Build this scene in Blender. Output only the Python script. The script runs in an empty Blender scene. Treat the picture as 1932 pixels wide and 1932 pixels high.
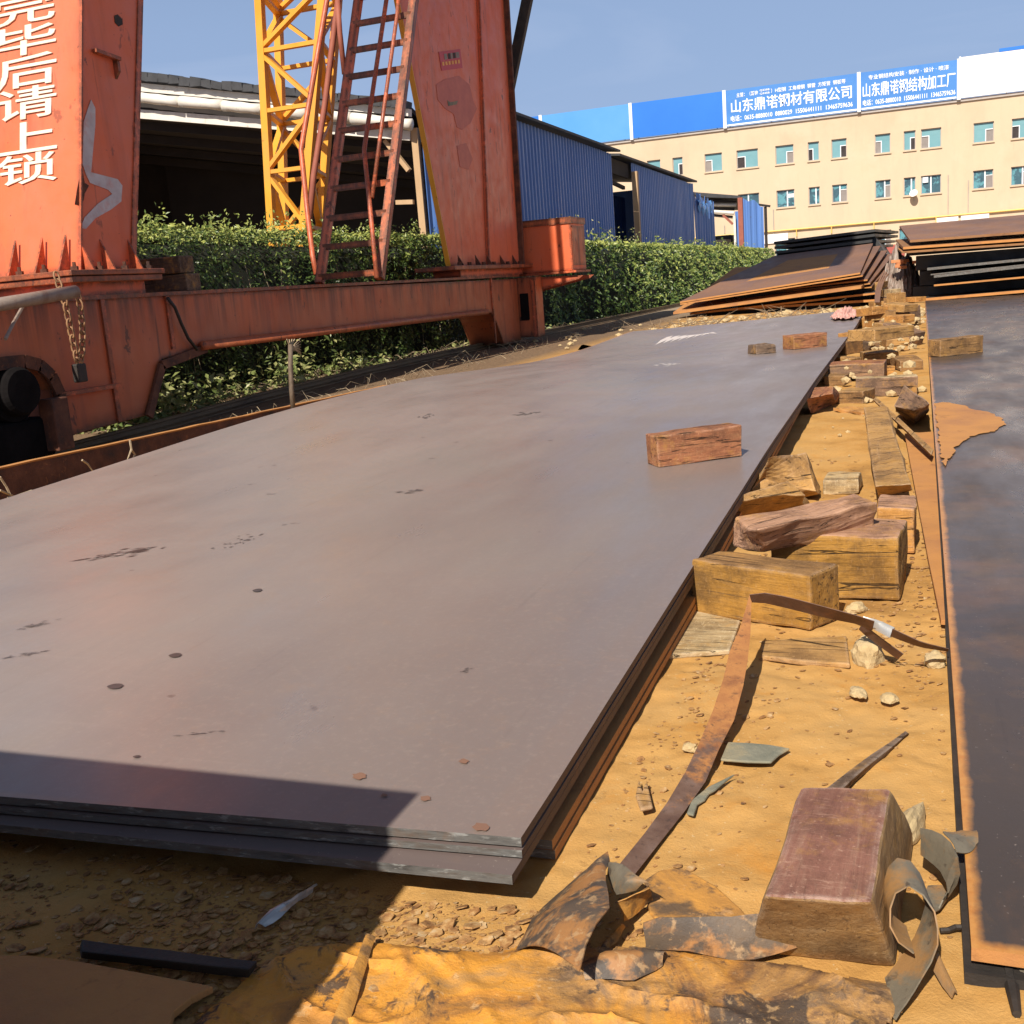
import bpy, bmesh, math, random
from mathutils import Vector, Matrix, noise as mnoise
R = math.radians
random.seed(7)
S = bpy.context.scene
C = S.collection

# ------------------------------------------------------------------ camera
F = 1.065
PITCH, ROLL, YAW = R(11.67), R(-4.41), R(21.01)
CAM = Vector((0, 0, 1.0))
FW = Vector((-math.sin(YAW) * math.cos(PITCH), math.cos(YAW) * math.cos(PITCH), -math.sin(PITCH)))
_r = Vector((math.cos(YAW), math.sin(YAW), 0))
_u = _r.cross(FW)
RT = _r * math.cos(ROLL) + _u * math.sin(ROLL)
UP = -_r * math.sin(ROLL) + _u * math.cos(ROLL)
cd = bpy.data.cameras.new('camera')
cd.sensor_width = 36
cd.lens = 36 * F
cd.clip_start = .05
cd.clip_end = 3000
cam = bpy.data.objects.new('camera', cd)
m = Matrix((RT, UP, -FW)).transposed().to_4x4()
m.translation = CAM
cam.matrix_world = m
C.objects.link(cam)
S.camera = cam

# ------------------------------------------------------------------ light
SUN_EL, SUN_SX = 43.0, 0.056           # sun stands behind the viewer, shadows run along +y
w = bpy.data.worlds.new('World')
S.world = w
w.use_nodes = True
nt = w.node_tree
bg = nt.nodes['Background']
sky = nt.nodes.new('ShaderNodeTexSky')
sky.sky_type = 'NISHITA'
sky.sun_disc = False
sky.sun_elevation = R(SUN_EL)
sky.sun_rotation = math.atan2(-SUN_SX, -1.0)
sky.air_density = 1.0
sky.dust_density = 1.2
sky.ozone_density = 2.0
sky.altitude = 30
tc = nt.nodes.new('ShaderNodeTexCoord')
mp = nt.nodes.new('ShaderNodeMapping')
mp.inputs['Scale'].default_value = (1.2, 1.2, 6.0)
nz = nt.nodes.new('ShaderNodeTexNoise')
nz.inputs['Scale'].default_value = 2.2
nz.inputs['Detail'].default_value = 7
nz.inputs['Distortion'].default_value = .6
rp = nt.nodes.new('ShaderNodeValToRGB')
rp.color_ramp.elements[0].position = .5
rp.color_ramp.elements[0].color = (0, 0, 0, 1)
rp.color_ramp.elements[1].position = .78
rp.color_ramp.elements[1].color = (.3, .3, .3, 1)
mx = nt.nodes.new('ShaderNodeMixRGB')
mx.inputs[2].default_value = (8.4, 9.4, 11.8, 1)
L = nt.links.new
L(tc.outputs['Generated'], mp.inputs[0]); L(mp.outputs[0], nz.inputs['Vector']); L(nz.outputs[0], rp.inputs[0])
# low haze: the sky pales towards the horizon
sz = nt.nodes.new('ShaderNodeSeparateXYZ'); L(tc.outputs['Generated'], sz.inputs[0])
hr = nt.nodes.new('ShaderNodeValToRGB')
hr.color_ramp.elements[0].position = 0.0; hr.color_ramp.elements[0].color = (.92, .92, .92, 1)
hr.color_ramp.elements[1].position = .55; hr.color_ramp.elements[1].color = (0, 0, 0, 1)
e_ = hr.color_ramp.elements.new(.22); e_.color = (.74, .74, .74, 1)
L(sz.outputs[2], hr.inputs[0])
hz = nt.nodes.new('ShaderNodeMixRGB'); hz.inputs[2].default_value = (4.7, 6.5, 10.2, 1)
L(hr.outputs[0], hz.inputs[0]); L(sky.outputs[0], hz.inputs[1])
L(rp.outputs[0], mx.inputs[0]); L(hz.outputs[0], mx.inputs[1]); L(mx.outputs[0], bg.inputs[0])
bg.inputs[1].default_value = .056
sl = bpy.data.lights.new('sun', 'SUN')
sl.energy = 5.0
sl.angle = R(.53)
sl.color = (1, .93, .82)
so = bpy.data.objects.new('sun', sl)
sd = Vector((SUN_SX, 1, -math.tan(R(SUN_EL)) * math.hypot(1, SUN_SX))).normalized()
so.rotation_euler = sd.to_track_quat('-Z', 'Y').to_euler()
so.location = (-5, -10, 30)
C.objects.link(so)
S.view_settings.view_transform = 'Standard'
S.view_settings.look = 'None'
S.view_settings.exposure = 0.42
S.view_settings.gamma = 1
S.render.engine = 'CYCLES'
S.cycles.max_bounces = 6
S.cycles.diffuse_bounces = 3
S.cycles.use_denoising = True

# ------------------------------------------------------------------ survey helpers: a sight line of the photograph (1932 px frame) met with a world plane
def ray(px, py): return F * FW + (px / 1932 - .5) * RT + (.5 - py / 1932) * UP
def Zp(px, py, z=0.):
    d = ray(px, py); return CAM + d * ((z - CAM.z) / d.z)
def Yp(px, py, y):
    d = ray(px, py); return CAM + d * (y / d.y)
def Xp(px, py, x):
    d = ray(px, py); return CAM + d * (x / d.x)
def px_of(v):
    d = Vector(v) - CAM; k = d.dot(FW)
    return 1932 * (.5 + F * d.dot(RT) / k), 1932 * (.5 - F * d.dot(UP) / k)
def rise(p, py):                      # height above p whose picture row is py
    lo, hi = 0., 6.
    for _ in range(40):
        mid = (lo + hi) / 2
        if px_of(p + Vector((0, 0, mid)))[1] > py: lo = mid
        else: hi = mid
    return lo
def lerp(a, b, t): return a + (b - a) * t
def interp(tab, x):
    if x <= tab[0][0]: return tab[0][1]
    for (a, b), (c, d) in zip(tab, tab[1:]):
        if x <= c: return b + (d - b) * (x - a) / (c - a)
    return tab[-1][1]

# ------------------------------------------------------------------ materials
def srgb(r, g, b):
    f = lambda c: ((c / 255 + .055) / 1.055) ** 2.4 if c > 10 else c / 3294
    return (f(r), f(g), f(b))
class NT:
    def __init__(s, name):
        s.m = bpy.data.materials.new(name); s.m.use_nodes = True
        s.t = s.m.node_tree; s.n = s.t.nodes; s.b = s.n['Principled BSDF']
    def new(s, t, **k):
        o = s.n.new('ShaderNode' + t)
        for a, v in k.items(): setattr(o, a, v)
        return o
    def l(s, a, b): s.t.links.new(a, b)
    def coord(s, kind, st=(1, 1, 1), off=(0, 0, 0), rot=(0, 0, 0)):
        if kind == 'pos': src = s.new('NewGeometry').outputs['Position']
        else: src = s.new('TexCoord').outputs['Object']
        if kind == 'objr':
            oi = s.new('ObjectInfo'); va = s.new('VectorMath', operation='SCALE')
            cb = s.new('CombineXYZ'); s.l(oi.outputs['Random'], cb.inputs[0]); s.l(oi.outputs['Random'], cb.inputs[1]); s.l(oi.outputs['Random'], cb.inputs[2])
            s.l(cb.outputs[0], va.inputs[0]); va.inputs['Scale'].default_value = 37.
            ad = s.new('VectorMath', operation='ADD'); s.l(src, ad.inputs[0]); s.l(va.outputs[0], ad.inputs[1]); src = ad.outputs[0]
        mp = s.new('Mapping'); mp.inputs['Scale'].default_value = st; mp.inputs['Location'].default_value = off; mp.inputs['Rotation'].default_value = rot
        s.l(src, mp.inputs[0]); return mp.outputs[0]
    def noise(s, vec, sc, det=6, ro=.6, dist=0):
        n = s.new('TexNoise'); n.inputs['Scale'].default_value = sc; n.inputs['Detail'].default_value = det
        n.inputs['Roughness'].default_value = ro; n.inputs['Distortion'].default_value = dist
        s.l(vec, n.inputs['Vector']); return n.outputs[0]
    def ramp(s, fac, stops):
        r = s.new('ValToRGB'); e = r.color_ramp.elements
        while len(e) > 2: e.remove(e[-1])
        for i, (p, c) in enumerate(stops):
            q = e[i] if i < 2 else e.new(p)
            q.position = p; q.color = (*c, 1) if not isinstance(c, float) else (c, c, c, 1)
        s.l(fac, r.inputs[0]); return r.outputs[0]
    def mix(s, fac, a, b, mode='MIX'):
        x = s.new('MixRGB', blend_type=mode)
        for v, i in ((fac, 0), (a, 1), (b, 2)):
            if isinstance(v, (int, float)): x.inputs[i].default_value = v
            elif isinstance(v, tuple): x.inputs[i].default_value = (*v, 1)
            else: s.l(v, x.inputs[i])
        return x.outputs[0]
    def math(s, op, a, b=0., clamp=False):
        x = s.new('Math', operation=op); x.use_clamp = clamp
        for v, i in ((a, 0), (b, 1)):
            if isinstance(v, (int, float)): x.inputs[i].default_value = v
            else: s.l(v, x.inputs[i])
        return x.outputs[0]
    def bump(s, h, strength, dist=.01):
        b = s.new('Bump'); b.inputs['Strength'].default_value = strength; b.inputs['Distance'].default_value = dist
        s.l(h, b.inputs['Height']); s.l(b.outputs[0], s.b.inputs['Normal'])
def surf(name, cols, sc=4, st=(1, 1, 1), rough=.7, bump=.3, bsc=60, bd=.01, spots=(), coord='pos', metal=0., spec=.5, dist=0., rv=0., lo=.32, hi=.68):
    k = NT(name); v = k.coord(coord, st)
    f = k.noise(v, sc, 8, .62, dist)
    n = len(cols)
    c = k.ramp(f, [(lerp(lo, hi, i / max(1, n - 1)), q) for i, q in enumerate(cols)])
    for i, s in enumerate(spots):                       # (scale, lo, hi, colour, strength, stretch)
        vv = k.coord(coord, s[5] if len(s) > 5 else (1, 1, 1), (13.7 * (i + 1), 5.1 * i, 3.3 * i))
        g = k.noise(vv, s[0], 7, .65, .3)
        mk = k.ramp(g, [(s[1], 0.), (s[2], float(s[4]))])
        c = k.mix(mk, c, s[3])
    k.l(c, k.b.inputs['Base Color'])
    k.b.inputs['Roughness'].default_value = rough
    if rv:
        rr = k.ramp(k.noise(v, sc * 2.3, 6), [(.3, float(max(.05, rough - rv))), (.7, float(min(1, rough + rv)))]); k.l(rr, k.b.inputs['Roughness'])
    k.b.inputs['Metallic'].default_value = metal
    k.b.inputs['Specular IOR Level'].default_value = spec
    if bump:
        h = k.noise(k.coord(coord, st), bsc, 6, .7)
        k.bump(h, bump, bd)
    return k.m
M = {}
ORG = (.66, .125, .04); ORS = (.50, .115, .07); RUST = (.10, .035, .018); DRUST = (.035, .02, .016); OXI = (.46, .19, .055)
def paint(name, cols, shade, drips=.5, wear=1., topz=None):
    k = NT(name)
    c = k.ramp(k.noise(k.coord('pos', (1, 1, .5)), 1.3, 8, .62), [(.32, cols[0]), (.5, cols[1]), (.68, cols[2])])
    c = k.mix(k.ramp(k.noise(k.coord('pos', (1, 1, 1), (3, 3, 3)), .9, 6, .6), [(.42, 0.), (.66, .5)]), c, shade)
    c = k.mix(k.ramp(k.noise(k.coord('pos', (1.2, 1.2, .10), (5, 1, 1)), 4, 5, .55, .3), [(.52, 0.), (.72, .75 * drips)]), c, (.22, .06, .035))
    c = k.mix(k.ramp(k.noise(k.coord('pos', (1.6, 1.6, .14), (1, 9, 1)), 7, 4, .5, .4), [(.655, 0.), (.70, .7 * drips)]), c, (.08, .03, .02))
    c = k.mix(k.ramp(k.noise(k.coord('pos', (1, 1, .42), (7, 1, 5)), 5.5, 7, .65, .3), [(.63, 0.), (.66, .95 * drips)]), c, (.05, .025, .018))
    c = k.mix(k.ramp(k.noise(k.coord('pos', (1, 1, .7), (8, 8, 1)), 4.2, 8, .7), [(.655, 0.), (.68, .92)]), c, RUST)
    c = k.mix(k.ramp(k.noise(k.coord('pos', (1, 1, 1), (2, 8, 5)), 26, 5, .6), [(.69, 0.), (.72, .85)]), c, DRUST)
    if topz:                                       # rain streaks running down from the top edge of the beam
        sz_ = k.new('SeparateXYZ'); k.l(k.new('NewGeometry').outputs['Position'], sz_.inputs[0])
        tz = k.math('MULTIPLY', k.math('SUBTRACT', sz_.outputs[2], topz - .42), 2.6, True)
        st_ = k.ramp(k.noise(k.coord('pos', (1, 1, .03), (2, 4, 0)), 5.5, 6, .7), [(.44, 0.), (.60, 1.)])
        c = k.mix(k.math('MULTIPLY', k.math('MULTIPLY', tz, st_), .8), c, (.085, .032, .02))
        lo_ = k.math('MULTIPLY', k.math('SUBTRACT', .22, sz_.outputs[2]), 6., True)
        c = k.mix(k.math('MULTIPLY', lo_, k.ramp(k.noise(k.coord('pos'), 5, 6, .7), [(.35, .3), (.6, .95)])), c, (.04, .025, .018))
    bv = k.new('Bevel'); bv.samples = 6; bv.inputs['Radius'].default_value = .085
    dp = k.new('VectorMath', operation='DOT_PRODUCT'); k.l(bv.outputs[0], dp.inputs[0]); k.l(k.new('NewGeometry').outputs['Normal'], dp.inputs[1])
    ed = k.math('MULTIPLY', k.math('SUBTRACT', 1., dp.outputs['Value']), 13., True)
    nn = k.ramp(k.noise(k.coord('pos', (1, 1, 1), (4, 0, 9)), 6, 8, .75), [(.38, 0.), (.50, float(wear))])
    c = k.mix(k.math('MULTIPLY', ed, nn), c, k.ramp(k.noise(k.coord('pos'), 30, 5), [(.35, DRUST), (.65, (.16, .06, .025))]))
    k.l(c, k.b.inputs['Base Color']); k.b.inputs['Specular IOR Level'].default_value = .45
    k.l(k.ramp(k.noise(k.coord('pos'), 5, 6), [(.3, .36), (.7, .60)]), k.b.inputs['Roughness'])
    k.bump(k.noise(k.coord('pos'), 28, 6, .65), .14, .008)
    return k.m
M['crane'] = paint('orange_paint', [(.60, .105, .036), (.66, .135, .046), (.62, .145, .065)], (.54, .16, .095), .5)
M['crane_beam'] = paint('weathered_orange_paint', [(.42, .085, .027), (.49, .115, .038), (.45, .125, .05)], (.44, .15, .07), .8, topz=1.16)
M['rusty_iron'] = surf('rusty_iron', [DRUST, RUST, (.16, .06, .03)], 6, (1, 1, 1), .85, .5, 60, .01, [(18, .6, .7, (.30, .11, .04), .7)])
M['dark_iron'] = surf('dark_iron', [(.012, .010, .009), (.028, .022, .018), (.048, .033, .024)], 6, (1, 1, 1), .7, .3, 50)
M['black_rubber'] = surf('black_cable', [(.012, .01, .01), (.02, .018, .016)], 10, rough=.6, bump=0)
M['grey_pipe'] = surf('old_grey_pipe', [(.20, .15, .12), (.27, .21, .17), (.18, .10, .07)], 8, (1, 1, 1), .55, .2, 60, .005)
M['chain'] = surf('rusty_chain', [(.20, .10, .05), (.34, .18, .08)], 20, rough=.7, bump=.2)
M['yellow'] = surf('yellow_paint', [(.68, .29, .015), (.74, .34, .03), (.66, .30, .05)], 3, (1, 1, .4), .5, .1, 30, .01,
    [(12, .66, .72, (.20, .09, .03), .8), (3, .62, .8, (.38, .17, .03), .5)])
M['white_paint'] = surf('stencil_white', [(.70, .60, .47), (.78, .70, .57)], 9, rough=.6, bump=0, spots=[(6, .55, .75, (.75, .38, .22), .5)])
M['sticker_red'] = surf('sticker_red', [(.44, .02, .03), (.50, .03, .035)], 9, rough=.5, bump=0)
M['scuff'] = surf('scuff_grey', [(.10, .075, .068), (.15, .12, .105)], 30, rough=.6, bump=0)
M['oil'] = surf('oil_spot', [(.05, .038, .034), (.075, .06, .053)], 40, rough=.4, bump=0)
M['spray'] = surf('grey_spray_paint', [(.42, .38, .40), (.56, .53, .55)], 8, rough=.7, bump=0, spots=[(9, .5, .75, (.52, .16, .12), .7)])
M['patch_red'] = surf('fresh_red_overpaint', [(.40, .065, .03), (.50, .10, .045)], 5, rough=.5, bump=.05)
M['wall'] = surf('cream_render', [(.53, .405, .275), (.58, .45, .31), (.555, .435, .305)], .25, (1, 1, 1), .9, .12, 20, .01,
    [(1.0, .5, .8, (.44, .34, .24), .5, (1, 1, .18)), (.5, .55, .75, (.62, .50, .37), .5), (5, .62, .75, (.40, .30, .2), .4, (1, 1, .1))])
M['frame'] = surf('window_frame_grey', [(.36, .31, .28), (.44, .39, .35)], 2, rough=.6, bump=0)
M['white_frame'] = surf('white_upvc', [(.66, .68, .70), (.74, .76, .77)], 2, rough=.5, bump=0)
M['teal'] = surf('teal_glass', [(.15, .31, .35), (.19, .36, .39)], .8, rough=.12, bump=0)
M['dark_glass'] = surf('dark_glass', [(.035, .07, .095), (.07, .14, .17)], 1.2, rough=.06, bump=0, spots=[(1.5, .5, .56, (.13, .33, .38), .8)])
M['hole'] = surf('dark_room', [(.03, .022, .025), (.05, .04, .04)], 3, rough=.9, bump=0)
M['screen'] = surf('fly_screen', [(.22, .19, .18), (.27, .24, .22)], 3, rough=.9, bump=0)
M['sign_blue'] = surf('sign_blue', [(.045, .18, .50), (.06, .22, .56)], .3, rough=.45, bump=0, spots=[(.8, .5, .8, (.09, .28, .66), .5)])
M['sign_deep'] = surf('sign_deep_blue', [(.018, .15, .56), (.025, .175, .60)], .25, rough=.4, bump=.05, bsc=3)
M['sign_light'] = surf('sign_light_blue', [(.07, .27, .62), (.10, .31, .66)], .25, rough=.4, bump=.05, bsc=3)
M['sign_white'] = surf('sign_white_sheet', [(.80, .76, .74), (.84, .80, .78)], .4, rough=.6, bump=.05, bsc=2)
M['letter'] = surf('sign_letter_white', [(.84, .85, .88), (.88, .88, .9)], 1, rough=.5, bump=0)
M['gas'] = surf('yellow_gas_pipe', [(.66, .42, .08), (.72, .48, .12)], 2, rough=.5, bump=0)
M['shed'] = surf('blue_sheet', [(.075, .165, .44), (.10, .21, .50), (.085, .18, .46)], .5, (1, 1, .25), .5, .06, 12, .01,
    [(2.5, .62, .85, (.17, .22, .38), .5, (1, 3, .2)), (6, .68, .72, (.16, .09, .06), .5)], rv=.1)
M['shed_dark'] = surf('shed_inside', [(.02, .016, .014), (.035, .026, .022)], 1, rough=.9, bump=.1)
M['roof_dark'] = surf('dark_roof_sheet', [(.028, .028, .03), (.05, .05, .055)], 4, rough=.7, bump=.3, bsc=20)
M['fascia'] = surf('white_fascia', [(.62, .57, .50), (.74, .70, .62)], 2, (1, 1, 1), .6, .1, 20, .01, [(4, .58, .72, (.36, .26, .18), .6)])
M['post_wood'] = surf('tan_post', [(.42, .27, .14), (.52, .35, .2)], 4, (1, 1, .2), .8, .2, 30)
M['red_oxide'] = surf('red_oxide_post', [(.25, .07, .045), (.33, .10, .06)], 4, rough=.7, bump=.2)
# ground: ochre dust over trodden soil
k = NT('ochre_dust'); v = k.coord('pos')
c = k.ramp(k.noise(v, 1.6, 9, .65, .4), [(.28, (.27, .14, .044)), (.42, (.45, .24, .070)), (.52, (.51, .285, .092)), (.62, (.48, .28, .10)), (.74, (.51, .335, .145))])
c = k.mix(k.ramp(k.noise(k.coord('pos', (1, 1, 1), (9, 3, 1)), 4.5, 8, .7), [(.54, 0.), (.70, .75)]), c, (.50, .22, .04))
c = k.mix(k.ramp(k.noise(k.coord('pos', (1, 1, 1), (2, 7, 4)), 26, 6, .7), [(.58, 0.), (.72, .55)]), c, (.24, .13, .045))
c = k.mix(k.ramp(k.noise(k.coord('pos', (1, 1, 1), (5, 1, 8)), 90, 3, .6), [(.66, 0.), (.72, .6)]), c, (.62, .48, .27))
c = k.mix(k.ramp(k.noise(k.coord('pos', (1, 1, 1), (1, 1, 8)), 2.1, 6, .6), [(.6, 0.), (.8, .5)]), c, (.20, .125, .055))
sx = k.new('SeparateXYZ'); k.l(k.new('NewGeometry').outputs['Position'], sx.inputs[0])
left = k.math('MULTIPLY', k.math('SUBTRACT', -4.6, sx.outputs[0]), 1.5, True)           # grey ballast beside the rail
c = k.mix(left, c, k.ramp(k.noise(v, 30, 6, .7), [(.35, (.11, .07, .042)), (.6, (.22, .145, .085)), (.75, (.34, .25, .16))]))
far = k.math('MULTIPLY', k.math('SUBTRACT', sx.outputs[1], 24.), .15, True)             # yard beyond: pale concrete
c = k.mix(k.math('MULTIPLY', far, .8), c, (.34, .27, .19))
k.l(c, k.b.inputs['Base Color']); k.b.inputs['Roughness'].default_value = .95; k.b.inputs['Specular IOR Level'].default_value = .15
k.bump(k.mix(.5, k.noise(v, 38, 9, .72), k.noise(v, 190, 4, .7)), .5, .010)
M['ground'] = k.m
# mill-scale steel plates
def plate_mat(name, base, rust=.35, rsc=2.5, rough=.42, edge=None, streak=(1, 1, 1)):
    k = NT(name); v = k.coord('pos', streak)
    c = k.ramp(k.noise(v, .75, 7, .55, .5), [(.32, base[0]), (.5, base[1]), (.68, base[2])])
    c = k.mix(k.ramp(k.noise(k.coord('pos', (.5, .25, 1), (3, 4, 0), (0, 0, .5)), 2.2, 4, .5), [(.45, 0.), (.75, .35)]), c, tuple(x * .72 for x in base[0]))
    c = k.mix(k.ramp(k.noise(k.coord('pos', (.15, 5, 1), (3, 9, 0), (0, 0, .2)), 9, 5, .6), [(.60, 0.), (.75, .22)]), c, tuple(x * 1.35 for x in base[1]))
    c = k.mix(k.ramp(k.noise(k.coord('pos', (5, .2, 1), (6, 9, 0), (0, 0, .12)), 7, 5, .6), [(.62, 0.), (.72, .3)]), c, tuple(x * .55 for x in base[0]))
    g = k.noise(k.coord('pos', streak, (7, 2, 0)), rsc, 9, .68, .4)
    c = k.mix(k.ramp(g, [(.58 - .12 * rust, 0.), (.78, float(min(1, rust)))]), c, (.30, .135, .055))
    if name == 'dark_mill_scale':
        c = k.mix(k.ramp(k.noise(k.coord('pos', (1, 1, 1), (1, 3, 7)), 3.2, 9, .7, .3), [(.50, 0.), (.70, .7)]), c, (.15, .085, .036))
    d = k.noise(k.coord('pos', (1, 1, 1), (1, 12, 0)), 9, 3, .5)
    c = k.mix(k.ramp(d, [(.74, 0.), (.77, .55)]), c, (.06, .035, .03))
    c = k.mix(k.ramp(k.noise(k.coord('pos', (1, 1, 1), (8, 2, 0)), 130, 2, .5), [(.70, 0.), (.74, .35)]), c, (.40, .33, .28))
    sx = k.new('SeparateXYZ'); k.l(k.new('NewGeometry').outputs['Position'], sx.inputs[0])
    if edge:                                            # rust creeping in from the cut edges: (x edge, sign, width, y edge or None)
        for (ax, val, sg, wd, st) in edge:
            q = k.math('MULTIPLY', k.math('SUBTRACT', sx.outputs[ax], val), sg)
            nn = k.math('MULTIPLY', k.math('SUBTRACT', k.noise(k.coord('pos', (1, 1, 1), (4, 4, 4)), 7, 9, .7), .5), wd * 1.2)
            q = k.math('SUBTRACT', 1., k.math('DIVIDE', k.math('ADD', q, nn), wd), True)
            q = k.ramp(q, [(.12, 0.), (.6, float(st))])
            c = k.mix(q, c, k.ramp(k.noise(v, 40, 5, .7), [(.3, (.44, .17, .035)), (.7, (.54, .26, .07))]))
    if name == 'purple_mill_scale':                     # darker tone towards the right hand edge, fine dust everywhere
        q = k.math('ADD', k.math('MULTIPLY', k.math('ADD', sx.outputs[0], 2.1), .75), k.math('MULTIPLY', k.math('SUBTRACT', k.noise(k.coord('pos', (1, .5, 1), (2, 2, 9)), .9, 5, .55), .5), 1.6), True)
        c = k.mix(k.math('MULTIPLY', q, .75), c, (.17, .135, .122))
        c = k.mix(k.ramp(k.noise(k.coord('pos', (1, 1, 1), (7, 7, 9)), 60, 5, .75), [(.52, 0.), (.75, .35)]), c, (.34, .27, .22))
        c = k.mix(k.ramp(k.noise(k.coord('pos', (1, 1, 1), (3, 7, 2)), 11, 8, .75), [(.56, 0.), (.74, .3)]), c, (.30, .19, .12))
    k.l(c, k.b.inputs['Base Color'])
    k.l(k.ramp(k.noise(k.coord('pos', (1, .3, 1)), 4, 6, .6), [(.3, float(rough - .1)), (.7, float(rough + .14))]), k.b.inputs['Roughness'])
    k.b.inputs['Specular IOR Level'].default_value = .5
    k.bump(k.noise(k.coord('pos', (1, .5, 1)), 30, 6, .7), .10, .004)
    return k.m
PUR = [(.225, .178, .158), (.262, .21, .184), (.245, .207, .18)]
M['plate_top'] = plate_mat('purple_mill_scale', PUR, .14, 2.2, .36, [(0, -.67, -1, .04, .12), (0, -4.40, 1, .06, .4), (1, 1.46, 1, .03, .25)])
M['plate_low'] = plate_mat('grey_mill_scale', [(.11, .08, .075), (.14, .105, .095), (.12, .10, .09)], .3, 3, .5)
M['plate_right'] = plate_mat('dark_mill_scale', [(.040, .028, .022), (.075, .052, .038), (.060, .050, .044)], .60, 1.1, .31,
    [(0, .060, 1, .030, .95), (1, 1.47, 1, .034, .95)], (1, 1, 1))
M['plate_rust'] = plate_mat('rusty_plate', [(.16, .09, .065), (.21, .11, .07), (.25, .125, .065)], .5, 1.3, .6)
M['plate_orange'] = surf('orange_rust_plate', [(.36, .16, .05), (.46, .21, .06), (.34, .15, .06)], 2, rough=.85, bump=.3, bsc=60, spots=[(9, .6, .7, (.2, .08, .03), .6)])
M['plate_black'] = plate_mat('black_plate', [(.022, .022, .022), (.035, .033, .032), (.03, .03, .03)], .15, 2, .5)
M['cut_edge'] = surf('torch_cut_edge', [(.05, .047, .044), (.115, .112, .105), (.075, .058, .046)], 30, (.35, 1, 2), .6, .4, 160, .003, [(90, .56, .64, (.28, .28, .265), .7, (.3, 1, 1.3)), (14, .55, .7, (.13, .075, .045), .6)])
M['side_edge'] = surf('sheared_edge', [(.055, .03, .024), (.10, .052, .035), (.07, .045, .035)], 14, (1, .3, 1), .65, .3, 100, .004, [(10, .55, .7, (.24, .10, .04), .6)])
M['strap_shade'] = surf('shaded_strap', [(.075, .035, .022), (.13, .065, .04), (.16, .10, .08)], 12, rough=.7, bump=.35, bsc=150, bd=.003, spots=[(25, .55, .66, (.24, .10, .04), .6)])  # darker strap copy: shade on the span is put into the colour
M['rail_iron'] = surf('worn_rail', [(.07, .045, .025), (.14, .09, .045), (.19, .125, .06)], 4, (1, .3, 1), .55, .3, 60)
k = NT('rusted_strap'); v = k.coord('pos')
a_ = k.ramp(k.noise(v, 12, 7, .65), [(.32, (.20, .075, .03)), (.5, (.38, .165, .05)), (.68, (.30, .12, .04))])
d_ = k.ramp(k.noise(v, 14, 7, .65), [(.32, (.085, .042, .028)), (.5, (.14, .08, .055)), (.68, (.18, .115, .09))])
sx = k.new('SeparateXYZ'); k.l(v, sx.inputs[0])
g = k.math('ADD', k.math('MULTIPLY', k.math('SUBTRACT', sx.outputs[1], 2.02), 5.), k.math('MULTIPLY', k.math('SUBTRACT', k.noise(v, 13, 6, .7), .45), 9.), True)
c = k.mix(g, d_, a_); c = k.mix(k.ramp(k.noise(v, 70, 5, .7), [(.56, 0.), (.66, .6)]), c, (.05, .03, .022))
k.l(c, k.b.inputs['Base Color']); k.b.inputs['Roughness'].default_value = .7; k.bump(k.noise(v, 140, 6, .7), .4, .003)
M['strap'] = k.m
M['zinc'] = surf('zinc_clip', [(.50, .49, .45), (.62, .60, .56)], 20, rough=.35, bump=.1, metal=.6)
M['sheet'] = surf('orange_rust_sheet', [(.15, .085, .035), (.38, .185, .045), (.56, .265, .05), (.44, .25, .085), (.20, .125, .06)], 4.5, (1, 1, 1), .7, .6, 70, .005,
    [(6, .53, .60, (.085, .06, .04), .85), (24, .57, .66, (.10, .065, .04), .7), (35, .60, .68, (.58, .33, .14), .6), (2.5, .55, .66, (.58, .27, .035), .75)], dist=1.2, lo=.3, hi=.72)
k = NT('crumpled_rust_sheet'); v = k.coord('pos')
f = k.noise(v, 5, 9, .66, 1.4)
c = k.ramp(f, [(.30, (.20, .105, .035)), (.42, (.50, .21, .03)), (.50, (.62, .27, .03)), (.58, (.54, .26, .055)), (.66, (.36, .20, .075)), (.74, (.62, .33, .09))])
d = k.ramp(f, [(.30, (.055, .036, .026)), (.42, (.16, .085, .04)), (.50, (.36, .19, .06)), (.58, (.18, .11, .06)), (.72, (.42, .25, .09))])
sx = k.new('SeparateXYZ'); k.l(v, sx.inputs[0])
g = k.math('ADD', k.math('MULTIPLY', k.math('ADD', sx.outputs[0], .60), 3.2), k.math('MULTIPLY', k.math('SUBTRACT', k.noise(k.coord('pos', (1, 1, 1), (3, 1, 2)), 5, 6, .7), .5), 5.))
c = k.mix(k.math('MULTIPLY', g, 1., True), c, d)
for sc_, lo_, hi_, col_, st_ in ((8, .56, .61, (.05, .036, .028), .9), (28, .58, .66, (.075, .045, .03), .7), (40, .60, .67, (.56, .36, .17), .55), (120, .60, .68, (.62, .34, .10), .5)):
    c = k.mix(k.ramp(k.noise(k.coord('pos', (1, 1, 1), (sc_, 2, 1)), sc_, 6, .7, .5), [(lo_, 0.), (hi_, float(st_))]), c, col_)
k.l(c, k.b.inputs['Base Color']); k.b.inputs['Roughness'].default_value = .7
k.bump(k.mix(.5, k.noise(v, 60, 7, .7), k.noise(v, 170, 4, .7)), .7, .005)
M['sheet_big'] = k.m
M['sheet_dark'] = surf('scorched_sheet', [(.045, .035, .028), (.085, .062, .045), (.14, .09, .05)], 7, rough=.6, bump=.4, bsc=80, bd=.004,
    spots=[(13, .48, .57, (.36, .165, .05), .85), (45, .54, .62, (.40, .25, .12), .7), (7, .56, .62, (.02, .016, .014), .8)])
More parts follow.
